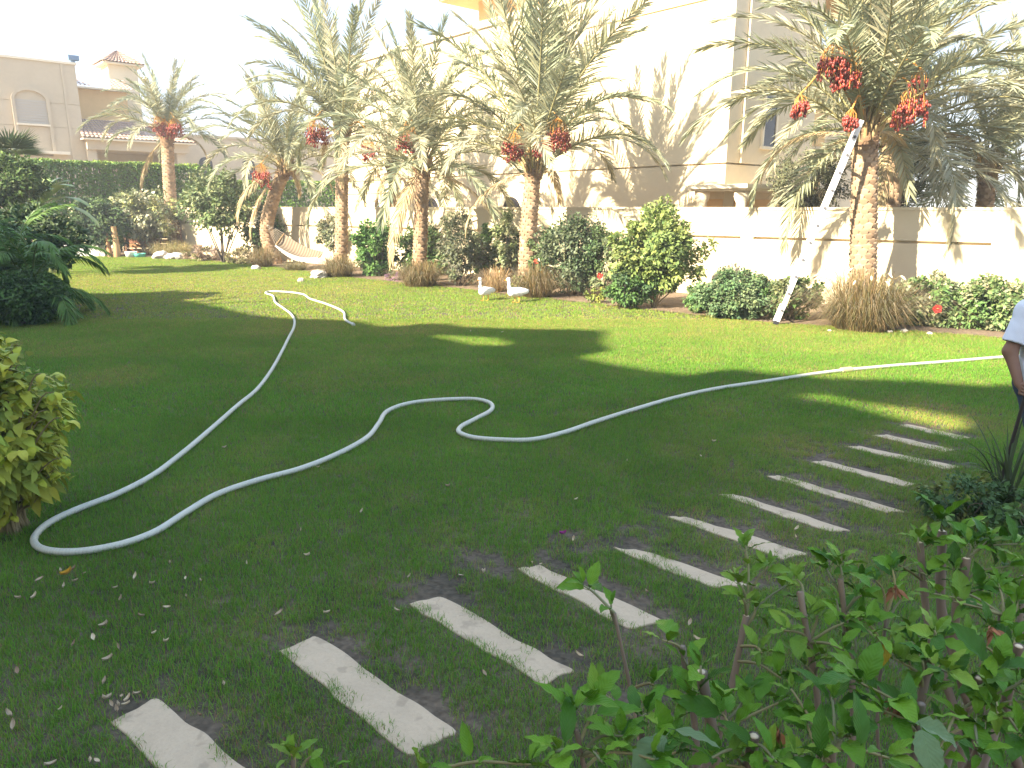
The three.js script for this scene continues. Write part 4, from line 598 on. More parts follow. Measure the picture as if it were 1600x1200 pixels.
// ---------------------------------------------------------------- hose
{
  const px = [[552, 507], [540, 500], [536, 487], [510, 475], [485, 467], [472, 459.5], [445, 456], [420, 455.5], [415, 457.5], [426, 462], [430, 472], [442, 481], [455, 491], [460, 500], [459, 512], [452, 526], [440, 550], [423, 580], [400, 610], [372, 633], [330, 670], [280, 712], [235, 745], [180, 773], [120, 796], [80, 815], [58, 833], [53, 846], [64, 857], [90, 862], [130, 861], [190, 850], [240, 832], [290, 801], [340, 772], [400, 751], [470, 732], [530, 708], [574, 683], [592, 661], [606, 642], [640, 630], [700, 624], [745, 624], [766, 630], [768, 640], [742, 655], [720, 667], [717, 675], [737, 683], [780, 687], [830, 687], [880, 676], [930, 659], [1000, 637], [1060, 620], [1120, 607], [1200, 595], [1280, 583], [1322, 578], [1400, 571], [1480, 565], [1565, 558], [1680, 550]];
  const pts = px.map(([a, b]) => G(a, b, 0.034)), t = thing('garden_hose', 'long white garden hose snaking in loops across the lawn', 'hose', V(0, 0, 0));
  const hoseTex = dataTex(256, (u, v) => { const a = fbm(u * 60, v * 3, 3, 4, 3), g = smooth(0.55, 0.8, fbm(u * 200, v * 4, 8, 3, 4)); const k = 0.9 + 0.2 * (a - 0.5); return [lerp(0.5 * k, 0.25, g * 0.5), lerp(0.52 * k, 0.23, g * 0.5), lerp(0.46 * k, 0.17, g * 0.5)]; }, true, 1); const hose = new THREE.MeshStandardMaterial({ map: hoseTex, roughness: 0.55 });
  const seg = (a, b, n) => metre(new THREE.TubeGeometry(new THREE.CatmullRomCurve3(pts.slice(a, b), false, 'centripetal'), n, 0.023, 10, false));
  mesh('hose_length', seg(0, 60, 900), hose, t); mesh('hose_length', seg(59, pts.length, 120), hose, t);
  const c = pts[59], d = pts[60].clone().sub(pts[58]).normalize(), g = new THREE.CylinderGeometry(0.04, 0.04, 0.16, 10), k = mesh('coupling', g, mat(0.35, 0.34, 0.2, { roughness: 0.6 }), t); k.position.copy(c); k.quaternion.setFromUnitVectors(V(0, 1, 0), d);
  const e = mesh('end_fitting', new THREE.CylinderGeometry(0.032, 0.03, 0.09, 10), hose, t); e.position.copy(pts[0]); e.quaternion.setFromUnitVectors(V(0, 1, 0), pts[1].clone().sub(pts[0]).normalize());
}

// ---------------------------------------------------------------- geese
function goose(label, foot, turn, neckUp, k = 1) {
  const t = thing('goose', label, 'goose', foot, turn, 'white geese on the lawn'); t.scale.setScalar(k);
  // faces -x; body is one surface of joined tapered bones
  const B = [[V(-0.1, 0.24, 0), V(0.1, 0.235, 0), 0.095, 0.1], [V(0.1, 0.24, 0), V(0.3, 0.27, 0), 0.085, 0.02], [V(-0.1, 0.26, 0), V(-0.17, 0.36, 0), 0.07, 0.034], [V(-0.17, 0.36, 0), V(-0.165, 0.36 + neckUp * 0.6, 0), 0.032, 0.026], [V(-0.165, 0.36 + neckUp * 0.6, 0), V(-0.18, 0.36 + neckUp, 0), 0.026, 0.036], [V(-0.18, 0.36 + neckUp, 0), V(-0.215, 0.35 + neckUp, 0), 0.036, 0.024]];
  const f = bones(B, 0.035);
  mesh('body', meshField(f, V(-0.3, 0.1, -0.15), V(0.36, 0.46 + neckUp, 0.15), 0.011), mat(0.82, 0.81, 0.78, { roughness: 0.9 }), t);
  const bk = new THREE.ConeGeometry(0.018, 0.065, 8); bk.rotateZ(Math.PI / 2); bk.translate(-0.262, 0.342 + neckUp, 0); mesh('beak', bk, mat(0.75, 0.3, 0.04), t);
  for (const s of [-1, 1]) {
    const w = new THREE.SphereGeometry(1, 18, 12); w.scale(0.19, 0.075, 0.03); w.rotateZ(-0.1); w.translate(0.1, 0.265, s * 0.085); mesh('wing', w, mat(0.74, 0.74, 0.72, { roughness: 0.95 }), t);
    const e = new THREE.SphereGeometry(0.007, 8, 6); e.translate(-0.195, 0.372 + neckUp, s * 0.03); mesh('eye', e, M.dark, t);
    const m = new MB(), x = 0.02 + s * 0.03; m.tube([V(x, 0.17, s * 0.05), V(x + 0.015, 0.09, s * 0.05), V(x, 0.012, s * 0.05)], 0.011, 6, [0.7, 0.33, 0.06]); for (const a of [-0.5, 0, 0.5]) m.tube([V(x, 0.012, s * 0.05), V(x - 0.075 * Math.cos(a), 0.008, s * 0.05 + 0.075 * Math.sin(a))], 0.007, 5, [0.7, 0.33, 0.06]); m.build('leg', M.stem, t);
  }
}
goose('white goose with upright neck, left one of the pair on the lawn', G(758, 470), 0.85, 0.19, 0.92);
goose('white goose facing left before the brown grass, right one of the pair', G(806, 473), 0.45, 0.17, 1.0);

// ---------------------------------------------------------------- far left: low wall, fence, tub
{
  const a = G(84, 400), b = G(164, 401); const t = thing('low_wall', 'low grey garden wall at the far left end of the lawn', 'wall', a, Math.atan2(-(b.z - a.z), b.x - a.x)), L = a.distanceTo(b);
  mesh('wall', box(0, 0, -0.2, L, 0.42, 0), plaster(0.5, 0.49, 0.5), t); mesh('coping', box(-0.03, 0.42, -0.24, L + 0.03, 0.48, 0.04), plaster(0.56, 0.55, 0.55), t);
  const c = G(168, 400).add(V(0, 0, -1.6)), d = G(262, 400).add(V(0, 0, -1.6)), f = thing('wooden_fence', 'reddish brown board fence under the variegated shrub at far left', 'fence', c, Math.atan2(-(d.z - c.z), d.x - c.x)), FL = c.distanceTo(d);
  for (let k = 0; k < 5; k++) mesh('board', box(0, 0.05 + k * 0.21, -0.03, FL, 0.05 + k * 0.21 + 0.19, 0), mat(...[[0.24, 0.11, 0.06], [0.28, 0.15, 0.07], [0.2, 0.09, 0.05]][k % 3]), f);
  for (const x of [0, FL / 2, FL - 0.1]) mesh('post', box(x, 0, 0.001, x + 0.1, 1.2, 0.08), M.wood, f);
  const s = thing('tree_stump', 'pale orange-brown bare trunk standing before the fence at far left', 'tree trunk', G(183, 402)); const m = new MB(); m.tube([V(0, 0, 0), V(0.03, 0.5, 0), V(0.0, 1.3, 0)], (q) => 0.15 - 0.04 * q, 9, () => vary([0.36, 0.24, 0.13], 0.15)); m.tube([V(-0.22, 0, 0.1), V(-0.26, 0.5, 0.1), V(-0.3, 1.0, 0)], (q) => 0.11 - 0.05 * q, 7, () => vary([0.3, 0.18, 0.1], 0.15)); m.build('trunk', M.bark, s);
  const u = thing('plastic_tub', 'small white and turquoise plastic tub on the lawn by the fence', 'tub', G(211, 402)); const lg = (pts) => new THREE.LatheGeometry(pts.map(([x, y]) => new THREE.Vector2(x, y)), 20);
  const g1 = lg([[0.001, 0.01], [0.2, 0.01], [0.24, 0.22], [0.26, 0.23], [0.25, 0.24], [0.22, 0.22], [0.18, 0.03], [0.001, 0.03]]); g1.translate(-0.16, 0, 0); mesh('bowl', g1, mat(0.7, 0.76, 0.74, { roughness: 0.4 }), u); const g2 = lg([[0.001, 0.01], [0.2, 0.01], [0.23, 0.16], [0.24, 0.17], [0.2, 0.15], [0.17, 0.03], [0.001, 0.03]]); g2.translate(0.24, 0, 0.05); mesh('bowl', g2, mat(0.12, 0.5, 0.42, { roughness: 0.4 }), u);
}

// ---------------------------------------------------------------- left edge: feathery palm, banana, fan fronds
{
  seed(81); const base = AT(12, 330, 14.3).setY(0), t = thing('feathery_palm', 'feathery palm with arching green fronds at the left edge of the lawn', 'palm tree', base);
  const G1 = [[78, 70], [62, 95], [48, 110], [30, 105], [10, 85], [-10, 60]].map(([a, b]) => [0, 1].map(() => frondGeo(1.9, a * D2, (b + rr(-8, 8)) * D2, { n: 50, lmax: 0.42, w: 0.034, c: [0.1, 0.2, 0.035], rc: [0.16, 0.22, 0.05], hang: 0.55, vee: 0.3, spread: 0.85 })));
  const st = [];
  for (const [x, z, h, r] of [[0, 0, 0.85, 0.09], [0.35, 0.25, 0.65, 0.08], [-0.4, 0.1, 0.75, 0.08]]) { const m = new MB(); m.tube(curve([V(x, -0.03, z), V(x * 1.1, h * 0.5, z), V(x * 1.3, h, z)], 10), r, 9, () => vary([0.19, 0.17, 0.09], 0.25)); m.build('trunk', M.bark, t); st.push(V(x * 1.3, h, z)); }
  for (let i = 0; i < 46; i++) { const f = i / 45, p = st[i % 3], o = mesh('frond', pick(G1[Math.min(5, Math.floor(f * 6))]), M.frond, t), az = i * 2.39996 + 0.4; o.position.copy(p).add(V(0, 0.15 - 0.3 * f, 0)); o.rotation.set(rr(-0.3, 0.3), az, 0, 'YXZ'); o.scale.setScalar(rr(0.75, 1.02)); }
}
{
  seed(82); const base = AT(66, 330, 24).setY(0), t = thing('banana_plant', 'banana plant with broad glossy paddle leaves in front of the clipped hedge', 'banana plant', base), top = AT(66, 318, 24).sub(base);
  const m = new MB(); m.tube([V(0, 0, 0), top.clone().multiplyScalar(0.6), top], (s) => 0.14 - 0.07 * s, 10, () => vary([0.2, 0.24, 0.09], 0.15)); m.build('trunk', M.bark, t);
  const spec = [[180, 30, 1.7], [165, 5, 1.6], [200, 15, 1.4], [0, 20, 1.6], [-15, 45, 1.5], [20, 62, 1.2], [10, -2, 1.9], [90, 84, 1.0], [40, 75, 1.1], [140, 70, 1.1], [-50, 40, 1.4], [235, 35, 1.4]];
  for (const [az, el, L] of spec) { const a = az * D2, e = el * D2, b = new MB(), d = V(Math.cos(a), 0, -Math.sin(a)), S = V(-d.z, 0, d.x), W = 0.27, N = 16, tone = vary([0.17, 0.29, 0.08], 0.2, 0.1); let p = top.clone(), pr = null;
    for (let k = 0; k <= N; k++) { const s = k / N, an = e - 1.35 * s * s; const w = s < 0.12 ? 0.015 : W * Math.pow(Math.sin(Math.PI * Math.min(1, (s - 0.1) / 0.9 * 0.93 + 0.04)), 0.55), up = V(-d.x * Math.sin(an), Math.cos(an), -d.z * Math.sin(an)); const tear = hash2(k, az, 4) > 0.6 ? 0.75 : 1; const l = b.v(p.clone().addScaledVector(S, -w * tear).addScaledVector(up, 0.1 * w - 0.25 * w * s), tone), c = b.v(p, [0.3, 0.36, 0.14]), r = b.v(p.clone().addScaledVector(S, w).addScaledVector(up, 0.1 * w - 0.25 * w * s), tone); if (pr) { b.quad(pr[0], pr[1], c, l); b.quad(pr[1], pr[2], r, c); } pr = [l, c, r]; p = p.clone().addScaledVector(d, Math.cos(an) * L / N).add(V(0, Math.sin(an) * L / N, 0)); }
    b.build('leaf', M.leafGloss, t); }
}
{
  seed(83); const base = AT(18, 330, 23).setY(0), c = AT(18, 246, 23).sub(base), t = thing('fan_palm', 'spiky fan-leaved palm silhouetted against the shaded house at far left', 'palm tree', base); const m = new MB(); m.tube([V(0, 0, 0), c.clone().multiplyScalar(0.5).add(V(0.05, 0, 0)), c], 0.13, 9, () => vary([0.2, 0.16, 0.1], 0.2)); m.build('trunk', M.bark, t);
  for (let i = 0; i < 13; i++) { const az = i * 2.4, el = rr(0.15, 1.2), d = V(Math.cos(az) * Math.cos(el), Math.sin(el), Math.sin(az) * Math.cos(el)), h = c.clone().addScaledVector(d, 0.35), b = new MB(), S = V(0, 0, 0).crossVectors(d, V(0, 1, 0)).normalize(), U = V(0, 0, 0).crossVectors(S, d); b.tube([c, h], 0.014, 5, [0.2, 0.2, 0.08]); for (let q = -10; q <= 10; q++) { const g = q / 10 * 1.45, dd = d.clone().multiplyScalar(Math.cos(g)).addScaledVector(S, Math.sin(g)); b.leaf(h, dd, U, rr(0.7, 0.85), 0.055, { c: vary([0.1, 0.14, 0.06], 0.2), droop: 0.06, fold: 0.5, seg: 3 }); } b.build('frond', M.frond, t); }
}

// ---------------------------------------------------------------- fallen leaves and petals on the lawn
{
  seed(84);
  const geos = [...Array(6)].map((_, i) => { const m = new MB(), L = rr(0.04, 0.065), W = L * rr(0.35, 0.6), curl = rr(0.5, 1.4), N = 6; let pr = null; for (let k = 0; k <= N; k++) { const s = k / N, w = W / 2 * Math.sin(Math.PI * (0.04 + 0.92 * s)), a = curl * (s - 0.5) * 2, y = 0.02 * Math.cos(a) * -1 + 0.03, x = L * (s - 0.5); const c = [0.5, 0.42, 0.31]; const l = m.v(V(x, y + 0.012 * curl, -w * 0.75), c), q = m.v(V(x, y - 0.003, 0), c), r = m.v(V(x, y + 0.012 * curl, w * 0.75), c); if (pr) { m.quad(pr[0], pr[1], q, l); m.quad(pr[1], pr[2], r, q); } pr = [l, q, r]; } return m.geo(); });
  const mats = [[1, 1, 1], [0.8, 0.75, 0.7], [1.15, 1.15, 1.1], [0.55, 0.45, 0.4]].map((c) => leafMat({ color: col(...c), roughness: 0.9, transmission: 0.1 }));
  const at = [[95, 893, 0], [132, 895, 2], [115, 890, 3], [100, 917, 0], [117, 908, 1], [30, 935, 0], [55, 932, 2], [62, 905, 1], [180, 918, 0], [190, 934, 1], [212, 900, 2], [237, 912, 0], [265, 881, 1], [290, 903, 2], [292, 932, 1], [313, 908, 0], [260, 949, 2], [220, 963, 1], [165, 976, 0], [146, 996, 2], [115, 1007, 3], [258, 1003, 2], [240, 990, 2], [186, 1011, 1], [170, 1030, 0], [27, 1048, 3], [163, 1067, 1], [15, 1117, 0], [22, 1132, 1], [95, 1107, 2], [350, 1071, 2], [437, 958, 1], [386, 879, 0], [482, 868, 2], [510, 958, 2], [312, 1118, 3], [140, 1192, 2], [152, 1188, 2], [78, 1196, 0], [165, 1093, 0], [175, 1100, 1], [185, 1104, 0], [200, 1093, 2], [190, 1088, 1], [212, 1084, 0], [182, 1112, 1], [198, 1100, 2], [170, 1087, 2], [832, 880, 2], [845, 881, 2], [896, 842, 2], [755, 896, 0], [757, 1053, 1], [832, 1152, 2], [1088, 999, 2], [1078, 972, 1], [905, 1025, 2], [1010, 925, 1], [1245, 826, 2], [1243, 840, 2], [497, 730, 2], [720, 900, 0], [620, 955, 0], [735, 518, 2], [785, 519, 2], [640, 900, 0], [1115, 690, 2], [1095, 712, 0], [565, 800, 0], [700, 760, 1], [900, 780, 2], [470, 830, 1], [350, 700, 0], [180, 640, 0], [980, 720, 1]];
  let proto = null;
  at.forEach(([px, py, k], i) => { const o = mesh('fallen_leaf', geos[i % 6], mats[k], null); o.position.copy(G(px, py, 0.036)); o.position.y = 0.03; o.rotation.set(rr(-0.35, 0.35), rr(0, 6.283), rr(-0.35, 0.35)); o.scale.setScalar(rr(0.5, 0.92)); const heap = py > 1080 && px > 155 && px < 215, left = px < 330; tag(o, heap ? 'curled dry leaf in the small heap at the end of the cut-off slab' : left ? 'dry pale leaf on the shaded grass between the hose loop and the nearest slab' : py < 850 ? 'tiny dry leaf lying far apart on the open shaded lawn by the hose' : 'dry leaf lying singly on the grass between the stepping slabs', 'leaf', heap ? 'leaf heap at the nearest slab' : left ? 'leaves scattered left of the slabs' : py < 850 ? 'leaves on the open lawn' : 'leaves among the slabs'); });
  const y = mesh('fallen_leaf', geos[0], leafMat({ color: col(1.1, 0.75, 0.1), roughness: 0.8, transmission: 0.2 }), null); y.position.copy(G(107, 898, 0.04)); y.scale.setScalar(1.2); y.rotation.set(0.2, 0.7, 0.2); tag(y, 'yellow leaf among the dry ones on the grass below the hose loop', 'leaf');
  const p = mesh('fallen_flower', geos[3], leafMat({ color: col(0.75, 0.12, 0.9), roughness: 0.8, transmission: 0.3 }), null); p.position.copy(G(880, 836, 0.04)); p.scale.setScalar(0.95); p.rotation.set(0.2, 0.2, 0.1); tag(p, 'small magenta petal lying on the grass above the stepping slabs', 'flower petal');
}

// ---------------------------------------------------------------- broad leaves for the near shrubs
const veinTex = dataTex(256, (u, v) => { const x = Math.abs(u - 0.5) * 2, mid = 1 - smooth(0.02, 0.07, x), q = v * 9 - x * 2.6, f = Math.abs(q - Math.round(q)), side = (1 - smooth(0.03, 0.1, f)) * smooth(0.98, 0.6, x); const k = 0.86 + 0.12 * fbm(u * 10, v * 10, 7, 3, 10), w = Math.max(mid * 0.9, side * 0.35); return [lerp(k, 1.0, w) * 0.92, lerp(k, 1.0, w), lerp(k, 1.0, w * 0.7) * 0.9]; }, true);
const veinBump = dataTex(256, (u, v) => { const x = Math.abs(u - 0.5) * 2, q = v * 9 - x * 2.6, f = Math.abs(q - Math.round(q)); return 0.5 + 0.4 * Math.cos(f * 6.28) * -1 * 0.5 - 0.3 * (1 - smooth(0, 0.06, x)); });
function broadLeaf(L, W, o = {}) {
  const { curl = 0.6, fold = 0.25, tooth = 0.05, N = 9, twist = 0, widest = 0.85 } = o, m = new MB(); let x = 0, y = 0, pr = null; const c = [1, 1, 1];
  m.tube([V(-0.16 * L, -0.01 * L, 0), V(0, 0, 0)], 0.012 * L, 4, [0.8, 0.9, 0.7], false);
  for (let k = 0; k <= N; k++) {
    const s = k / N, a = -curl * s, w0 = W / 2 * Math.pow(Math.sin(Math.PI * Math.pow(clamp(s, 0.0, 1), widest)), 0.8), w = Math.max(0.0006, w0 * (1 + tooth * (k % 2 ? 1 : -1))), tw = twist * s, wav = 0.06 * W * Math.sin(k * 1.9);
    const ny = Math.cos(tw), nz = Math.sin(tw), pt = (sgn, q) => V(x, y + fold * w * q * ny + sgn * w * q * nz + wav * q * sgn, sgn * w * q * ny);
    const row = [m.v(pt(-1, 1), c, 0, s), m.v(pt(-1, 0.5), c, 0.25, s), m.v(V(x, y, 0), c, 0.5, s), m.v(pt(1, 0.5), c, 0.75, s), m.v(pt(1, 1), c, 1, s)];
    if (pr) for (let j = 0; j < 4; j++) m.quad(pr[j], pr[j + 1], row[j + 1], row[j]);
    pr = row; x += Math.cos(a) * L / N; y += Math.sin(a) * L / N;
  }
  return m.geo();
}
seed(91);
const nearMat = (r, g, b, o = {}) => new THREE.MeshPhysicalMaterial({ color: col(r, g, b), map: veinTex, bumpMap: veinBump, bumpScale: 0.0012, vertexColors: true, roughness: 0.45, specularIntensity: 0.3, transmission: 0.28, thickness: 0, side: THREE.DoubleSide, ...o });
const HIB = [...Array(9)].map(() => broadLeaf(rr(0.085, 0.115), rr(0.034, 0.054), { curl: rr(0.1, 1.0), fold: rr(0.1, 0.5), twist: rr(-0.5, 0.5), tooth: 0.06, N: 11, widest: rr(0.75, 0.9) }));
const HIBM = { green: [nearMat(0.1, 0.235, 0.018), nearMat(0.135, 0.28, 0.022), nearMat(0.065, 0.165, 0.018), nearMat(0.18, 0.34, 0.028)], lime: [nearMat(0.2, 0.33, 0.04), nearMat(0.25, 0.38, 0.05), nearMat(0.16, 0.28, 0.035)], pale: [nearMat(0.17, 0.24, 0.12, { roughness: 0.7 })], yellow: [nearMat(0.42, 0.3, 0.03)] };
const Y = V(0, 1, 0);
function placeLeaf(parent, geo, m, p, d, s, roll = 0) { const o = mesh('leaf', geo, m, parent); o.position.copy(p); const dd = d.clone().normalize(), S = V(0, 0, 0).crossVectors(dd, Y); if (S.lengthSq() < 1e-4) S.set(0, 0, 1); S.normalize(); const U = V(0, 0, 0).crossVectors(S, dd); o.quaternion.setFromRotationMatrix(new THREE.Matrix4().makeBasis(dd, U, S)); o.rotateX(roll); o.scale.setScalar(s); return o; }
function hibiscus(label, base, stems, clusters, extra = {}) {
  const t = thing('hibiscus_shrub', label, 'shrub', base), pool = [];
  const bark = () => vary([0.2, 0.155, 0.115], 0.2, 0.05);
  for (const [px, py, z, r, via] of stems) { const e = AT(px, py, z).sub(base), b = V(rr(-0.06, 0.06), -0.03, rr(-0.06, 0.06)), c = bark(), pts = curve([b, b.clone().lerp(e, 0.35).add(V(rr(-0.08, 0.08), 0.06, rr(-0.05, 0.05))), b.clone().lerp(e, 0.72).add(V(rr(-0.03, 0.03), 0, rr(-0.03, 0.03))), e], 22), m = new MB(); m.tube(pts, (s) => r * (1.5 - 0.5 * s) * (1 + 0.1 * Math.sin(s * 40)), 8, () => vary(c, 0.12, 0.03)); if (r > 0.008) m.ball(e, r * 0.85, [0.6, 0.5, 0.36], 1, 0.35, 1, 8, 4); m.build('stem', M.stem, t); pts.forEach((p, i) => { if (i > 6) pool.push(p); }); }
  if (extra.more) { const [k, x0, x1, y0, y1, z0, z1] = extra.more; for (let i = 0; i < k; i++) { const py = rr(y0, y1), px = rr(x0, x1) ; clusters.push([px, py, lerp(z1, z0, (py - y0) / (y1 - y0)) + rr(-0.1, 0.1), 5, rnd() < 0.25 ? 'lime' : 'green', rr(0.65, 0.95)]); } }
  for (const [px, py, z, n = 7, tone = 'green', s = 1] of clusters) {
    const e = AT(px, py, z).sub(base); let best = null, bd = 9; for (const p of pool) { if (p.y > e.y - 0.02) continue; const d = p.distanceTo(e) + (e.y - p.y < 0.04 ? 0.1 : 0); if (d < bd) { bd = d; best = p; } } if (!best) best = pool[0];
    const dir = e.clone().sub(best).normalize(), m = new MB(), tw = curve([best, best.clone().lerp(e, 0.5).add(V(rr(-0.015, 0.015), 0.012, rr(-0.015, 0.015))), e], 8); m.tube(tw, (q) => 0.0045 - 0.002 * q, 6, vary([0.2, 0.19, 0.09], 0.2)); m.build('twig', M.stem, t);
    const axis = dir.clone().add(V(0, 0.9, 0)).normalize(), A = V(0, 0, 0).crossVectors(axis, V(0.3, 0.1, 1)).normalize(), B = V(0, 0, 0).crossVectors(axis, A), a0 = rr(0, 6);
    for (let i = 0; i < n; i++) { const f = (i + 0.5) / n, el = lerp(1.4, 0.3, f) + rr(-0.25, 0.25), g = a0 + i * 2.4, d = axis.clone().multiplyScalar(Math.sin(el)).addScaledVector(A, Math.cos(el) * Math.cos(g)).addScaledVector(B, Math.cos(el) * Math.sin(g)), p = f < 0.7 ? e.clone().addScaledVector(dir, -0.025 * f) : tw[Math.max(0, 8 - Math.floor((f - 0.6) * 14))].clone(); placeLeaf(t, pick(HIB), rnd() < 0.24 && tone === 'green' && f < 0.5 ? pick(HIBM.lime) : pick(HIBM[tone]), p.addScaledVector(d, 0.012), d, s * lerp(0.45, 0.9, Math.min(1, f * 1.4)) * rr(0.75, 1.15), rr(-0.5, 0.5)); }
  }
  for (const [px, py, z, tone, s, dx, dy, dz] of extra.leaves || []) placeLeaf(t, pick(HIB), pick(HIBM[tone]), AT(px, py, z).sub(base), V(dx, dy, dz), s, rr(-0.4, 0.4));
  for (const [px, py, z] of extra.withered || []) { const m = new MB(), p = AT(px, py, z).sub(base); for (let i = 0; i < 14; i++) m.leaf(p.clone().addScaledVector(rdir(), 0.008), rdir().add(V(0, -0.6, 0)), rdir(), rr(0.02, 0.035), 0.012, { c: vary([0.3, 0.13, 0.06], 0.3), droop: 0.3, seg: 3 }); m.build('withered_bloom', M.leaf, t); }
  return t;
}
seed(92);
hibiscus('near hibiscus shrub with cut grey stems in the middle of the bottom edge', AT(1130, 1190, 1.55).setY(0),
  [[1096, 1050, 1.5, 0.013], [1066, 1010, 1.6, 0.008], [1166, 962, 1.75, 0.0085], [1178, 1150, 1.35, 0.012], [960, 958, 1.7, 0.0045], [1000, 1120, 1.4, 0.006], [900, 1140, 1.3, 0.005]],
  [[912, 915, 1.75, 7, 'green', 0.95], [955, 945, 1.72, 3, 'green', 0.7], [1035, 1000, 1.6, 3, 'green', 1.0], [1068, 1028, 1.58, 4, 'green', 0.8], [1165, 852, 1.85, 9, 'lime', 0.75], [1150, 905, 1.82, 8, 'lime', 0.8], [1200, 885, 1.85, 9, 'lime', 0.8], [1228, 915, 1.86, 8, 'lime', 0.75], [1180, 945, 1.8, 8, 'lime', 0.75], [1160, 935, 1.75, 5, 'lime', 0.7],
   [895, 1105, 1.35, 6, 'green', 1.15], [930, 1090, 1.38, 6, 'green', 1.1], [868, 1175, 1.25, 6, 'green', 1.1], [975, 1150, 1.32, 7, 'green', 0.95], [1010, 1115, 1.4, 7, 'green', 1.0], [1045, 1160, 1.35, 6, 'green', 1.05], [1075, 1090, 1.45, 6, 'green', 0.95], [1130, 1115, 1.42, 5, 'green', 1.05], [1025, 1188, 1.25, 6, 'green', 1.1], [940, 1190, 1.22, 6, 'green', 0.9], [1110, 1185, 1.3, 6, 'green', 0.9], [1095, 1040, 1.5, 4, 'green', 0.8], [1190, 1020, 1.6, 6, 'lime', 0.7], [1220, 1060, 1.55, 6, 'green', 0.85], [1170, 1080, 1.55, 5, 'green', 0.8], [1200, 1190, 1.3, 6, 'green', 1]],
  { leaves: [[1040, 1150, 1.3, 'pale', 1.1, -0.6, -0.3, 0.5], [1055, 1140, 1.32, 'pale', 1.0, 0.7, 0.1, 0.4], [1128, 1090, 1.42, 'green', 1.1, -0.1, 0.9, 0.5]], withered: [[1215, 1140, 1.36]], more: [13, 900, 1240, 1060, 1200, 1.3, 1.7] });
hibiscus('near hibiscus shrub with one orange leaf, right of the bottom middle', AT(1370, 1190, 1.6).setY(0),
  [[1250, 925, 1.7, 0.008], [1313, 905, 1.75, 0.0075], [1462, 1005, 1.6, 0.009], [1440, 1100, 1.4, 0.008], [1300, 1170, 1.3, 0.008], [1385, 960, 1.8, 0.004]],
  [[1245, 905, 1.75, 7, 'lime', 0.75], [1290, 885, 1.8, 6, 'green', 0.9], [1312, 880, 1.78, 7, 'green', 1], [1345, 905, 1.8, 6, 'green', 0.8], [1262, 960, 1.7, 6, 'lime', 0.75], [1225, 985, 1.65, 6, 'lime', 0.8], [1395, 890, 1.85, 7, 'green', 0.85], [1410, 935, 1.85, 6, 'lime', 0.75], [1425, 985, 1.7, 7, 'lime', 0.95], [1460, 985, 1.65, 6, 'lime', 0.85], [1400, 1030, 1.6, 7, 'lime', 0.85], [1450, 1030, 1.55, 7, 'green', 0.85], [1480, 1050, 1.5, 7, 'lime', 0.8], [1340, 1065, 1.45, 7, 'green', 1.1], [1300, 1090, 1.42, 6, 'green', 1.05], [1380, 1110, 1.4, 7, 'green', 1.05], [1430, 1130, 1.38, 6, 'green', 1.0], [1330, 1150, 1.3, 7, 'green', 1.05], [1260, 1130, 1.42, 7, 'green', 0.95], [1285, 1190, 1.25, 6, 'green', 1.05], [1390, 1185, 1.22, 6, 'green', 1.05], [1240, 1180, 1.3, 5, 'lime', 0.9], [1330, 990, 1.7, 5, 'green', 0.8], [1280, 1020, 1.65, 5, 'lime', 0.8]],
  { leaves: [[1390, 1000, 1.6, 'yellow', 0.75, -0.4, -0.8, 0.4], [1440, 1140, 1.15, 'pale', 0.9, -0.2, -0.2, 0.9], [1430, 1130, 1.2, 'pale', 1.0, 0.8, -0.15, 0.3], [1330, 1060, 1.4, 'green', 1.0, -0.85, 0.3, 0.3]], withered: [[1397, 920, 1.75], [1403, 1100, 1.42]], more: [22, 1230, 1480, 900, 1190, 1.35, 1.85] });
hibiscus('near hibiscus shrub with thick dark stems at the right edge', AT(1545, 1180, 2.0).setY(0),
  [[1510, 872, 2.1, 0.013], [1472, 830, 2.3, 0.014], [1568, 962, 1.9, 0.012], [1437, 848, 2.2, 0.011], [1592, 1010, 1.7, 0.012], [1600, 900, 2.2, 0.009], [1530, 1060, 1.6, 0.01]],
  [[1465, 812, 2.25, 6, 'green', 1.3], [1455, 850, 2.2, 6, 'green', 1.0], [1435, 840, 2.2, 6, 'lime', 0.8], [1500, 840, 2.2, 7, 'green', 1.2], [1525, 850, 2.15, 7, 'green', 1.15], [1545, 840, 2.15, 7, 'green', 1.1], [1590, 850, 2.1, 7, 'green', 1.15], [1575, 885, 2.1, 7, 'green', 1.1], [1490, 890, 2.1, 6, 'green', 1.0], [1450, 900, 2.1, 6, 'green', 1.0], [1400, 880, 2.15, 6, 'green', 0.9], [1535, 920, 2.0, 6, 'green', 1.05], [1490, 940, 1.9, 6, 'lime', 0.95], [1590, 940, 1.95, 7, 'green', 1.15], [1545, 980, 1.85, 7, 'green', 1.05], [1585, 1000, 1.8, 6, 'green', 1.0], [1510, 990, 1.8, 6, 'lime', 0.9], [1560, 1040, 1.6, 6, 'green', 1.15], [1600, 1060, 1.6, 7, 'green', 1.1], [1520, 1075, 1.55, 7, 'green', 0.95], [1500, 1130, 1.5, 7, 'green', 0.95], [1560, 1120, 1.45, 6, 'lime', 0.95], [1595, 1150, 1.4, 7, 'green', 1.05], [1530, 1180, 1.35, 7, 'green', 1.0], [1470, 1185, 1.35, 7, 'green', 1.0], [1640, 980, 1.9, 8, 'green', 1.2], [1640, 880, 2.1, 8, 'green', 1.2], [1640, 1100, 1.6, 8, 'green', 1.2]],
  { withered: [[1550, 985, 1.75]], more: [16, 1440, 1610, 830, 1190, 1.5, 2.2] });
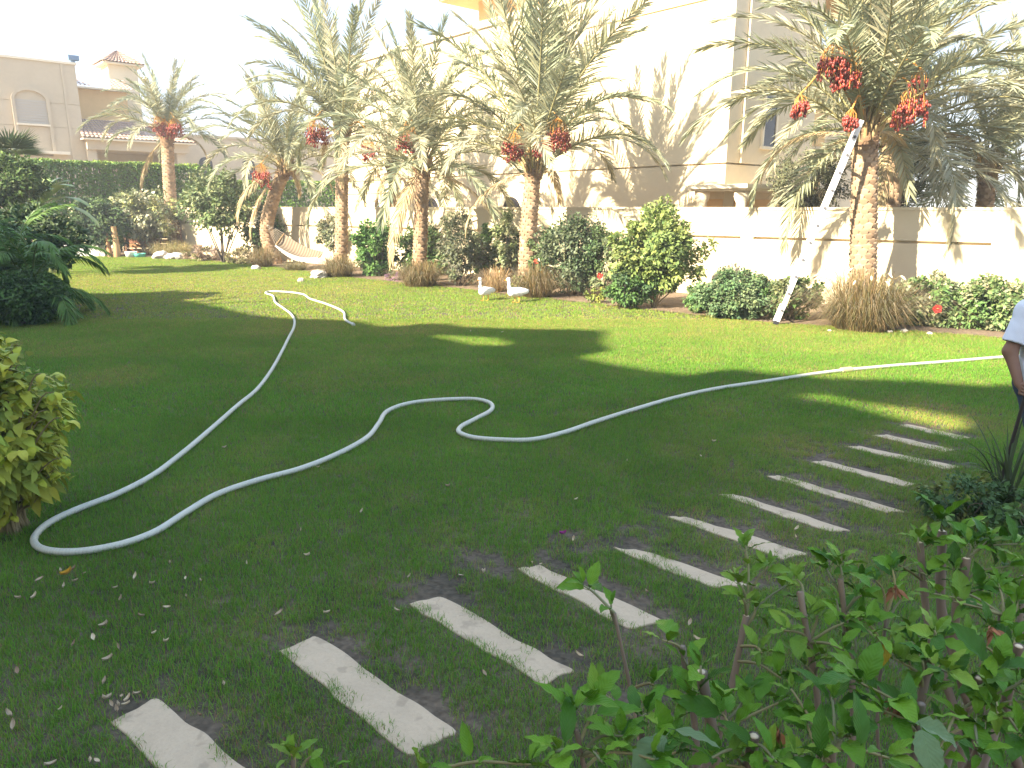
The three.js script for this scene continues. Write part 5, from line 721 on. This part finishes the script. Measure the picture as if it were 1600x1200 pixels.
hibiscus('small leafy hibiscus shoot poking up left of the bottom middle', AT(458, 1195, 1.35).setY(0), [[458, 1188, 1.35, 0.004], [492, 1195, 1.4, 0.003]], [[455, 1178, 1.35, 7, 'lime', 0.62], [485, 1182, 1.38, 4, 'lime', 0.4], [520, 1200, 1.4, 3, 'green', 0.6]], { leaves: [[458, 1185, 1.35, 'lime', 0.75, 0, 1, 0.1]] });
hibiscus('single upright hibiscus leaf shoot by the second slab at the bottom edge', AT(660, 1210, 1.35).setY(0), [[660, 1212, 1.35, 0.004]], [[662, 1210, 1.35, 4, 'lime', 0.6], [745, 1205, 1.3, 4, 'green', 0.7], [830, 1195, 1.28, 6, 'green', 0.9]], { leaves: [[656, 1208, 1.34, 'lime', 0.75, -0.1, 1, 0.1]] });

// ---------------------------------------------------------------- yellow-green shrub at the left edge
{
  seed(93); const c = AT(-6, 664, 4.55), base = c.clone().setY(0), t = thing('golden_shrub', 'yellow-green shrub with drooping oval leaves at the left edge', 'shrub', base), R = V(0.42, 0.7, 0.5), h = c.y;
  const geos = [...Array(6)].map(() => broadLeaf(rr(0.085, 0.105), rr(0.048, 0.06), { curl: rr(1.1, 2.3), fold: rr(-0.4, 0.1), tooth: 0.015, N: 8, widest: 0.8 })), ms = [[0.46, 0.48, 0.055], [0.52, 0.52, 0.07], [0.4, 0.45, 0.05], [0.33, 0.4, 0.05], [0.56, 0.54, 0.1]].map((q) => nearMat(...q, { roughness: 0.5, bumpScale: 0.001 }));
  const s = new MB(), spr = [];
  for (let i = 0; i < 120; i++) { let d = rdir(); d.y = d.y * 0.95; if (d.z < -0.55) d.z *= -1; const k = rr(0.72, 1.05) * (1 - 0.2 * vnoise(d.x * 2 + 5, d.y * 2 + 5, 3)), e = V(d.x * R.x * k, h + d.y * R.y * k, d.z * R.z * k); if (i < 5) e.set([0.46, 0.55, 0.5, 0.42, 0.38][i], h + [0.24, 0.1, -0.16, 0.36, -0.3][i], rr(0, 0.2)); spr.push([e, d]); s.tube(curve([V(rr(-0.08, 0.08), -0.02, rr(-0.08, 0.08)), V(e.x * 0.25, e.y * 0.5, e.z * 0.25), V(e.x * 0.75, e.y - 0.06, e.z * 0.75), e], 10), (q) => 0.012 - 0.01 * q, 5, [0.2, 0.16, 0.08]); }
  s.build('stems', M.stem, t);
  let n = 0; for (const [e, d] of spr) for (let i = 0; i < 5; i++) { const f = i / 5, p = e.clone().multiplyScalar(1); p.x -= d.x * 0.16 * f; p.z -= d.z * 0.16 * f; p.y -= 0.05 * f; const a = rr(0, 6.283), q = V(Math.cos(a) + d.x * 0.6, rr(-0.1, 0.35), Math.sin(a) + d.z * 0.6); if (n++ < 300) placeLeaf(t, pick(geos), pick(ms), p, q, rr(0.7, 1.1), rr(-0.3, 0.3)); else { const g = pick(geos); } }
  const [fm] = foliage(V(R.x * 0.92, R.y * 0.95, R.z * 0.92), 2600, { L: 0.09, W: 0.055, colors: [[0.36, 0.4, 0.05], [0.3, 0.36, 0.045], [0.24, 0.3, 0.04]], clumps: 70, droop: 0.6, shell: 0.6, spread: 0.35, seg: 4 }); for (let i = 1; i < fm.p.length; i += 3) fm.p[i] += h; fm.build('inner_leaves', M.leaf, t, 'stuff');
}

// ---------------------------------------------------------------- low plants by the person
{
  seed(94); const p = G(1500, 815); const t = shrub('low_bush', 'low dark green bush with yellowish tips in front of the person', 'shrub', p, V(0.36, 0.2, 0.28), 1500, { L: 0.045, W: 0.024, colors: [[0.05, 0.11, 0.03], [0.07, 0.14, 0.04], [0.16, 0.2, 0.04]], clumps: 36, lift: 0.17, thick: 0.006 });
  const p2 = G(1600, 830); shrub('low_bush', 'low mid-green ground plant at the right edge below the strap-leaved clump', 'shrub', p2, V(0.5, 0.16, 0.3), 1300, { L: 0.06, W: 0.035, colors: [[0.06, 0.13, 0.03], [0.09, 0.17, 0.04]], clumps: 30, lift: 0.13, thick: 0.006 });
  const b = G(1572, 806), g = thing('strap_leaf_plant', 'clump of long arching dark strap leaves before the standing person', 'plant', b);
  for (let i = 0; i < 26; i++) { const a = rr(0, 6.283), d = i < 9 ? V(-1, 0, rr(-0.4, 0.3)).normalize() : V(Math.cos(a), 0, Math.sin(a)), L = rr(0.5, 0.8), lean = i < 9 ? rr(0.55, 1.1) : rr(0.1, 0.6), m = new MB(), W = rr(0.007, 0.011), c = vary([0.06, 0.095, 0.035], 0.3), S = V(-d.z, 0, d.x); let q = V(rr(-0.05, 0.05), 0, rr(-0.05, 0.05)), pr = null; for (let k = 0; k <= 12; k++) { const s = k / 12, an = 1.45 - lean * 1.7 * Math.pow(s, 1.2), w = W * (s < 0.7 ? 1 : (1 - s) / 0.3 + 0.05); const l = m.v(q.clone().addScaledVector(S, -w).add(V(0, w * 0.4, 0)), c), cc = m.v(q.clone(), c), r = m.v(q.clone().addScaledVector(S, w).add(V(0, w * 0.4, 0)), c); if (pr) { m.quad(pr[0], pr[1], cc, l); m.quad(pr[1], pr[2], r, cc); } pr = [l, cc, r]; q = q.clone().addScaledVector(d, Math.cos(an) * L / 12).add(V(0, Math.sin(an) * L / 12, 0)); } m.build('leaf', M.leaf, g); }
}

// ---------------------------------------------------------------- person at the right edge with a long pole
{
  const O = V(3.71, 0, -4.95), t = thing('person', 'person in pale blue-white short-sleeved shirt and dark jeans holding a long pole', 'person', O, -0.25);
  const hand = V(-0.2, 0.9, 0.2), hand2 = V(-0.13, 1.02, 0.2);
  const sk = { hipL: V(0.1, 0.92, 0), hipR: V(-0.1, 0.92, 0), kneeL: V(0.23, 0.5, 0.03), kneeR: V(0.0, 0.5, 0.05), ankL: V(0.32, 0.09, -0.03), ankR: V(0.07, 0.09, -0.02), waist: V(0, 1.06, 0), chest: V(0, 1.3, -0.01), shL: V(0.185, 1.41, -0.01), shR: V(-0.185, 1.41, -0.01), elL: V(0.25, 1.14, 0.04), elR: V(-0.275, 1.13, 0.03), wrL: hand2.clone().add(V(0.045, 0.0, -0.03)), wrR: hand.clone().add(V(-0.035, 0.03, -0.05)), neck: V(0, 1.5, 0), head: V(0, 1.62, 0.025) };
  const legs = [[sk.hipR, sk.kneeR, 0.095, 0.06], [sk.kneeR, sk.ankR, 0.06, 0.04], [sk.hipL, sk.kneeL, 0.095, 0.06], [sk.kneeL, sk.ankL, 0.06, 0.04], [sk.hipR, sk.hipL, 0.11, 0.11], [sk.waist, V(0, 0.95, 0), 0.125, 0.135]];
  const torso = [[sk.waist, sk.chest, 0.135, 0.15], [V(-0.07, 1.06, 0), V(-0.09, 1.32, 0), 0.11, 0.115], [V(0.07, 1.06, 0), V(0.09, 1.32, 0), 0.11, 0.115], [sk.shR, sk.shL, 0.068, 0.068], [V(-0.08, 0.97, 0), V(0.08, 0.97, 0), 0.13, 0.13]];
  const arms = [[sk.shR, sk.elR, 0.056, 0.043], [sk.elR, sk.wrR, 0.043, 0.029], [sk.shL, sk.elL, 0.056, 0.043], [sk.elL, sk.wrL, 0.043, 0.029]];
  const headB = [[sk.neck.clone().add(V(0, -0.06, -0.01)), sk.neck.clone().add(V(0, 0.06, 0.01)), 0.056, 0.053], [V(0, 1.61, 0.025), V(0, 1.67, 0.005), 0.078, 0.092], [V(0, 1.565, 0.055), V(0, 1.59, 0.04), 0.045, 0.06], [V(0, 1.635, 0.105), V(0, 1.61, 0.122), 0.009, 0.014], [V(-0.085, 1.63, 0.01), V(-0.088, 1.605, 0.012), 0.016, 0.01], [V(0.085, 1.63, 0.01), V(0.088, 1.605, 0.012), 0.016, 0.01], [V(-0.02, 1.578, 0.1), V(0.02, 1.578, 0.1), 0.009, 0.009]];
  const dry = (l) => l.map(([a, b, ra, rb]) => { const dx = b.x - a.x, dy = b.y - a.y, dz = b.z - a.z, q = dx * dx + dy * dy + dz * dz; return [a.x, a.y, a.z, dx, dy, dz, q, ra, rb - ra]; });
  const fast = (l, k) => { const L = dry(l); return (p) => { let d = 9; for (const [x, y, z, dx, dy, dz, q, ra, dr] of L) { const u = p.x - x, v = p.y - y, w = p.z - z, t = clamp((u * dx + v * dy + w * dz) / q, 0, 1), a = u - dx * t, b = v - dy * t, c = w - dz * t; d = smin(d, Math.sqrt(a * a + b * b + c * c) - ra - dr * t, k); } return d; }; };
  const skin = mat(0.2, 0.105, 0.065, { roughness: 0.6 });
  // a hand closed round the pole: palm, four fingers of unequal length wrapped round it, thumb from the side of the palm
  const ax = V(0.1, 0.95, 0.06).normalize(), grip = (c, wr) => { const u = wr.clone().sub(c); u.addScaledVector(ax, -u.dot(ax)).normalize(); const w = V(0, 0, 0).crossVectors(ax, u), l = [], at = (g, h, r) => c.clone().addScaledVector(u, Math.cos(g) * r).addScaledVector(w, Math.sin(g) * r).addScaledVector(ax, h);
    l.push([wr, at(0, 0, 0.032), 0.028, 0.024], [at(0.25, 0.028, 0.03), at(0.25, -0.032, 0.03), 0.017, 0.016]);
    [0.033, 0.011, -0.011, -0.032].forEach((h, i) => { const e = [3.9, 4.2, 4.1, 3.6][i]; let p = at(0.5, h, 0.03); for (const g of [1.6, 2.7, e]) { const q = at(g, h * (1 - 0.05), 0.024); l.push([p, q, 0.0095 - 0.0006 * i, 0.0085 - 0.0006 * i]); p = q; } });
    let p = at(-0.4, 0.03, 0.034); for (const [g, h] of [[-1.1, 0.045], [-2.0, 0.05]]) { const q = at(g, h, 0.026); l.push([p, q, 0.0115, 0.0095]); p = q; } return l; };
  const big = meshField(fast([...torso.map(([a, b, x, y]) => [a, b, x - 0.012, y - 0.012]), ...legs.map(([a, b, x, y]) => [a, b, x - 0.012, y - 0.01]), ...arms, ...headB.slice(0, 1)], 0.03), V(-0.4, 0.02, -0.25), V(0.4, 1.56, 0.35), 0.0125);
  const headG = meshField(fast(headB, 0.018), V(-0.12, 1.45, -0.12), V(0.12, 1.79, 0.16), 0.006), hR = meshField(fast(grip(hand, sk.wrR), 0.006), hand.clone().addScalar(-0.085), hand.clone().addScalar(0.085), 0.0032), hL = meshField(fast(grip(hand2, sk.wrL), 0.006), hand2.clone().addScalar(-0.085), hand2.clone().addScalar(0.085), 0.0032);
  mesh('body', mergeGeometries([big, headG, hR, hL]), skin, t);
  // shirt: torso and upper arms, cut at the sleeves and hem, with soft folds
  const fold = (p) => 0.006 * (fbm(p.x * 9 + 3, p.y * 14 + p.z * 6, 3, 3) - 0.5) * 2, cutE = (p) => p.y;
  const sl = (sh, el) => { const d = el.clone().sub(sh); return [sh, sh.clone().addScaledVector(d, 0.8), 0.074, 0.075]; };
  const shirtF = fast([...torso.map(([a, b, x, y]) => [a, b, x + 0.012, y + 0.012]), sl(sk.shR, sk.elR), sl(sk.shL, sk.elL), [V(-0.09, 0.95, 0), V(0.09, 0.95, 0), 0.14, 0.14]], 0.035), dR = sk.elR.clone().sub(sk.shR).normalize(), dL = sk.elL.clone().sub(sk.shL).normalize();
  const shirt = meshField((p) => { let d = shirtF(p) - fold(p); const lim = (sh, n, len) => (p.x - sh.x) * n.x + (p.y - sh.y) * n.y + (p.z - sh.z) * n.z - len; d = Math.max(d, 0.93 - p.y); if (p.x < -0.2) d = Math.max(d, lim(sk.shR, dR, 0.235)); if (p.x > 0.2) d = Math.max(d, lim(sk.shL, dL, 0.235)); d = Math.max(d, p.y - 1.485); return d; }, V(-0.4, 0.9, -0.25), V(0.4, 1.52, 0.25), 0.0085);
  mesh('shirt', shirt, mat(0.66, 0.71, 0.82, { roughness: 0.95 }), t);
  const jeansF = fast(legs.map(([a, b, x, y]) => [a, b, x + 0.01, y + 0.022]), 0.03); mesh('jeans', meshField((p) => Math.max(jeansF(p) - fold(p), p.y - 1.04, 0.05 - p.y), V(-0.3, 0.03, -0.22), V(0.32, 1.06, 0.22), 0.01), mat(0.035, 0.05, 0.09, { roughness: 0.95, bumpMap: plasterBump, bumpScale: 0.002 }), t);
  for (const [a, s] of [[sk.ankR, -1], [sk.ankL, 1]]) { const f = fast([[a.clone().add(V(0, -0.02, -0.03)), a.clone().add(V(0, -0.045, 0.06)), 0.048, 0.042], [a.clone().add(V(0, -0.045, 0.06)), a.clone().add(V(s * 0.015, -0.055, 0.15)), 0.042, 0.034]], 0.02); mesh('shoe', meshField((p) => Math.max(f(p), 0.002 - p.y), a.clone().add(V(-0.08, -0.09, -0.1)), a.clone().add(V(0.08, 0.06, 0.2)), 0.007), mat(0.03, 0.03, 0.03, { roughness: 0.5 }), t); }
  const hr = fast([[V(0, 1.665, -0.012), V(0, 1.69, -0.01), 0.098, 0.09]], 0.02); mesh('hair', meshField((p) => Math.max(hr(p), -(p.y - 1.62 + 0.9 * (p.z < 0 ? 0.06 : 0) - Math.max(0, p.z - 0.03) * 0.75)), V(-0.12, 1.5, -0.13), V(0.12, 1.8, 0.12), 0.006), mat(0.015, 0.012, 0.01), t);
  for (const s of [-1, 1]) { const e = new THREE.SphereGeometry(0.012, 12, 8); e.translate(s * 0.033, 1.64, 0.092); mesh('eye', e, mat(0.7, 0.68, 0.65, { roughness: 0.2 }), t); }
  // the pole he holds
  t.updateMatrixWorld(true); const h = t.localToWorld(hand.clone()), h2 = t.localToWorld(hand2.clone()), foot = G(1556, 778), axis = h.clone().sub(foot).normalize(), P = thing('garden_pole', 'long thin dark pole of a garden tool held upright by the person', 'garden tool', foot);
  const m = new MB(), top = h.clone().addScaledVector(axis, 0.28).sub(foot); m.tube([V(0, 0, 0).addScaledVector(axis, -0.02), top.clone().multiplyScalar(0.5), top], 0.0125, 8, [0.05, 0.04, 0.035]); m.build('shaft', M.stem, P);
  const bl = mesh('blade', new RoundedBoxGeometry(0.16, 0.1, 0.012, 2, 0.004), mat(0.1, 0.09, 0.085, { metalness: 0.5, roughness: 0.6 }), P); bl.position.set(0.03, 0.045, 0.02); bl.rotation.set(0.5, 0.3, 0);
}
renderer.render(scene, camera);
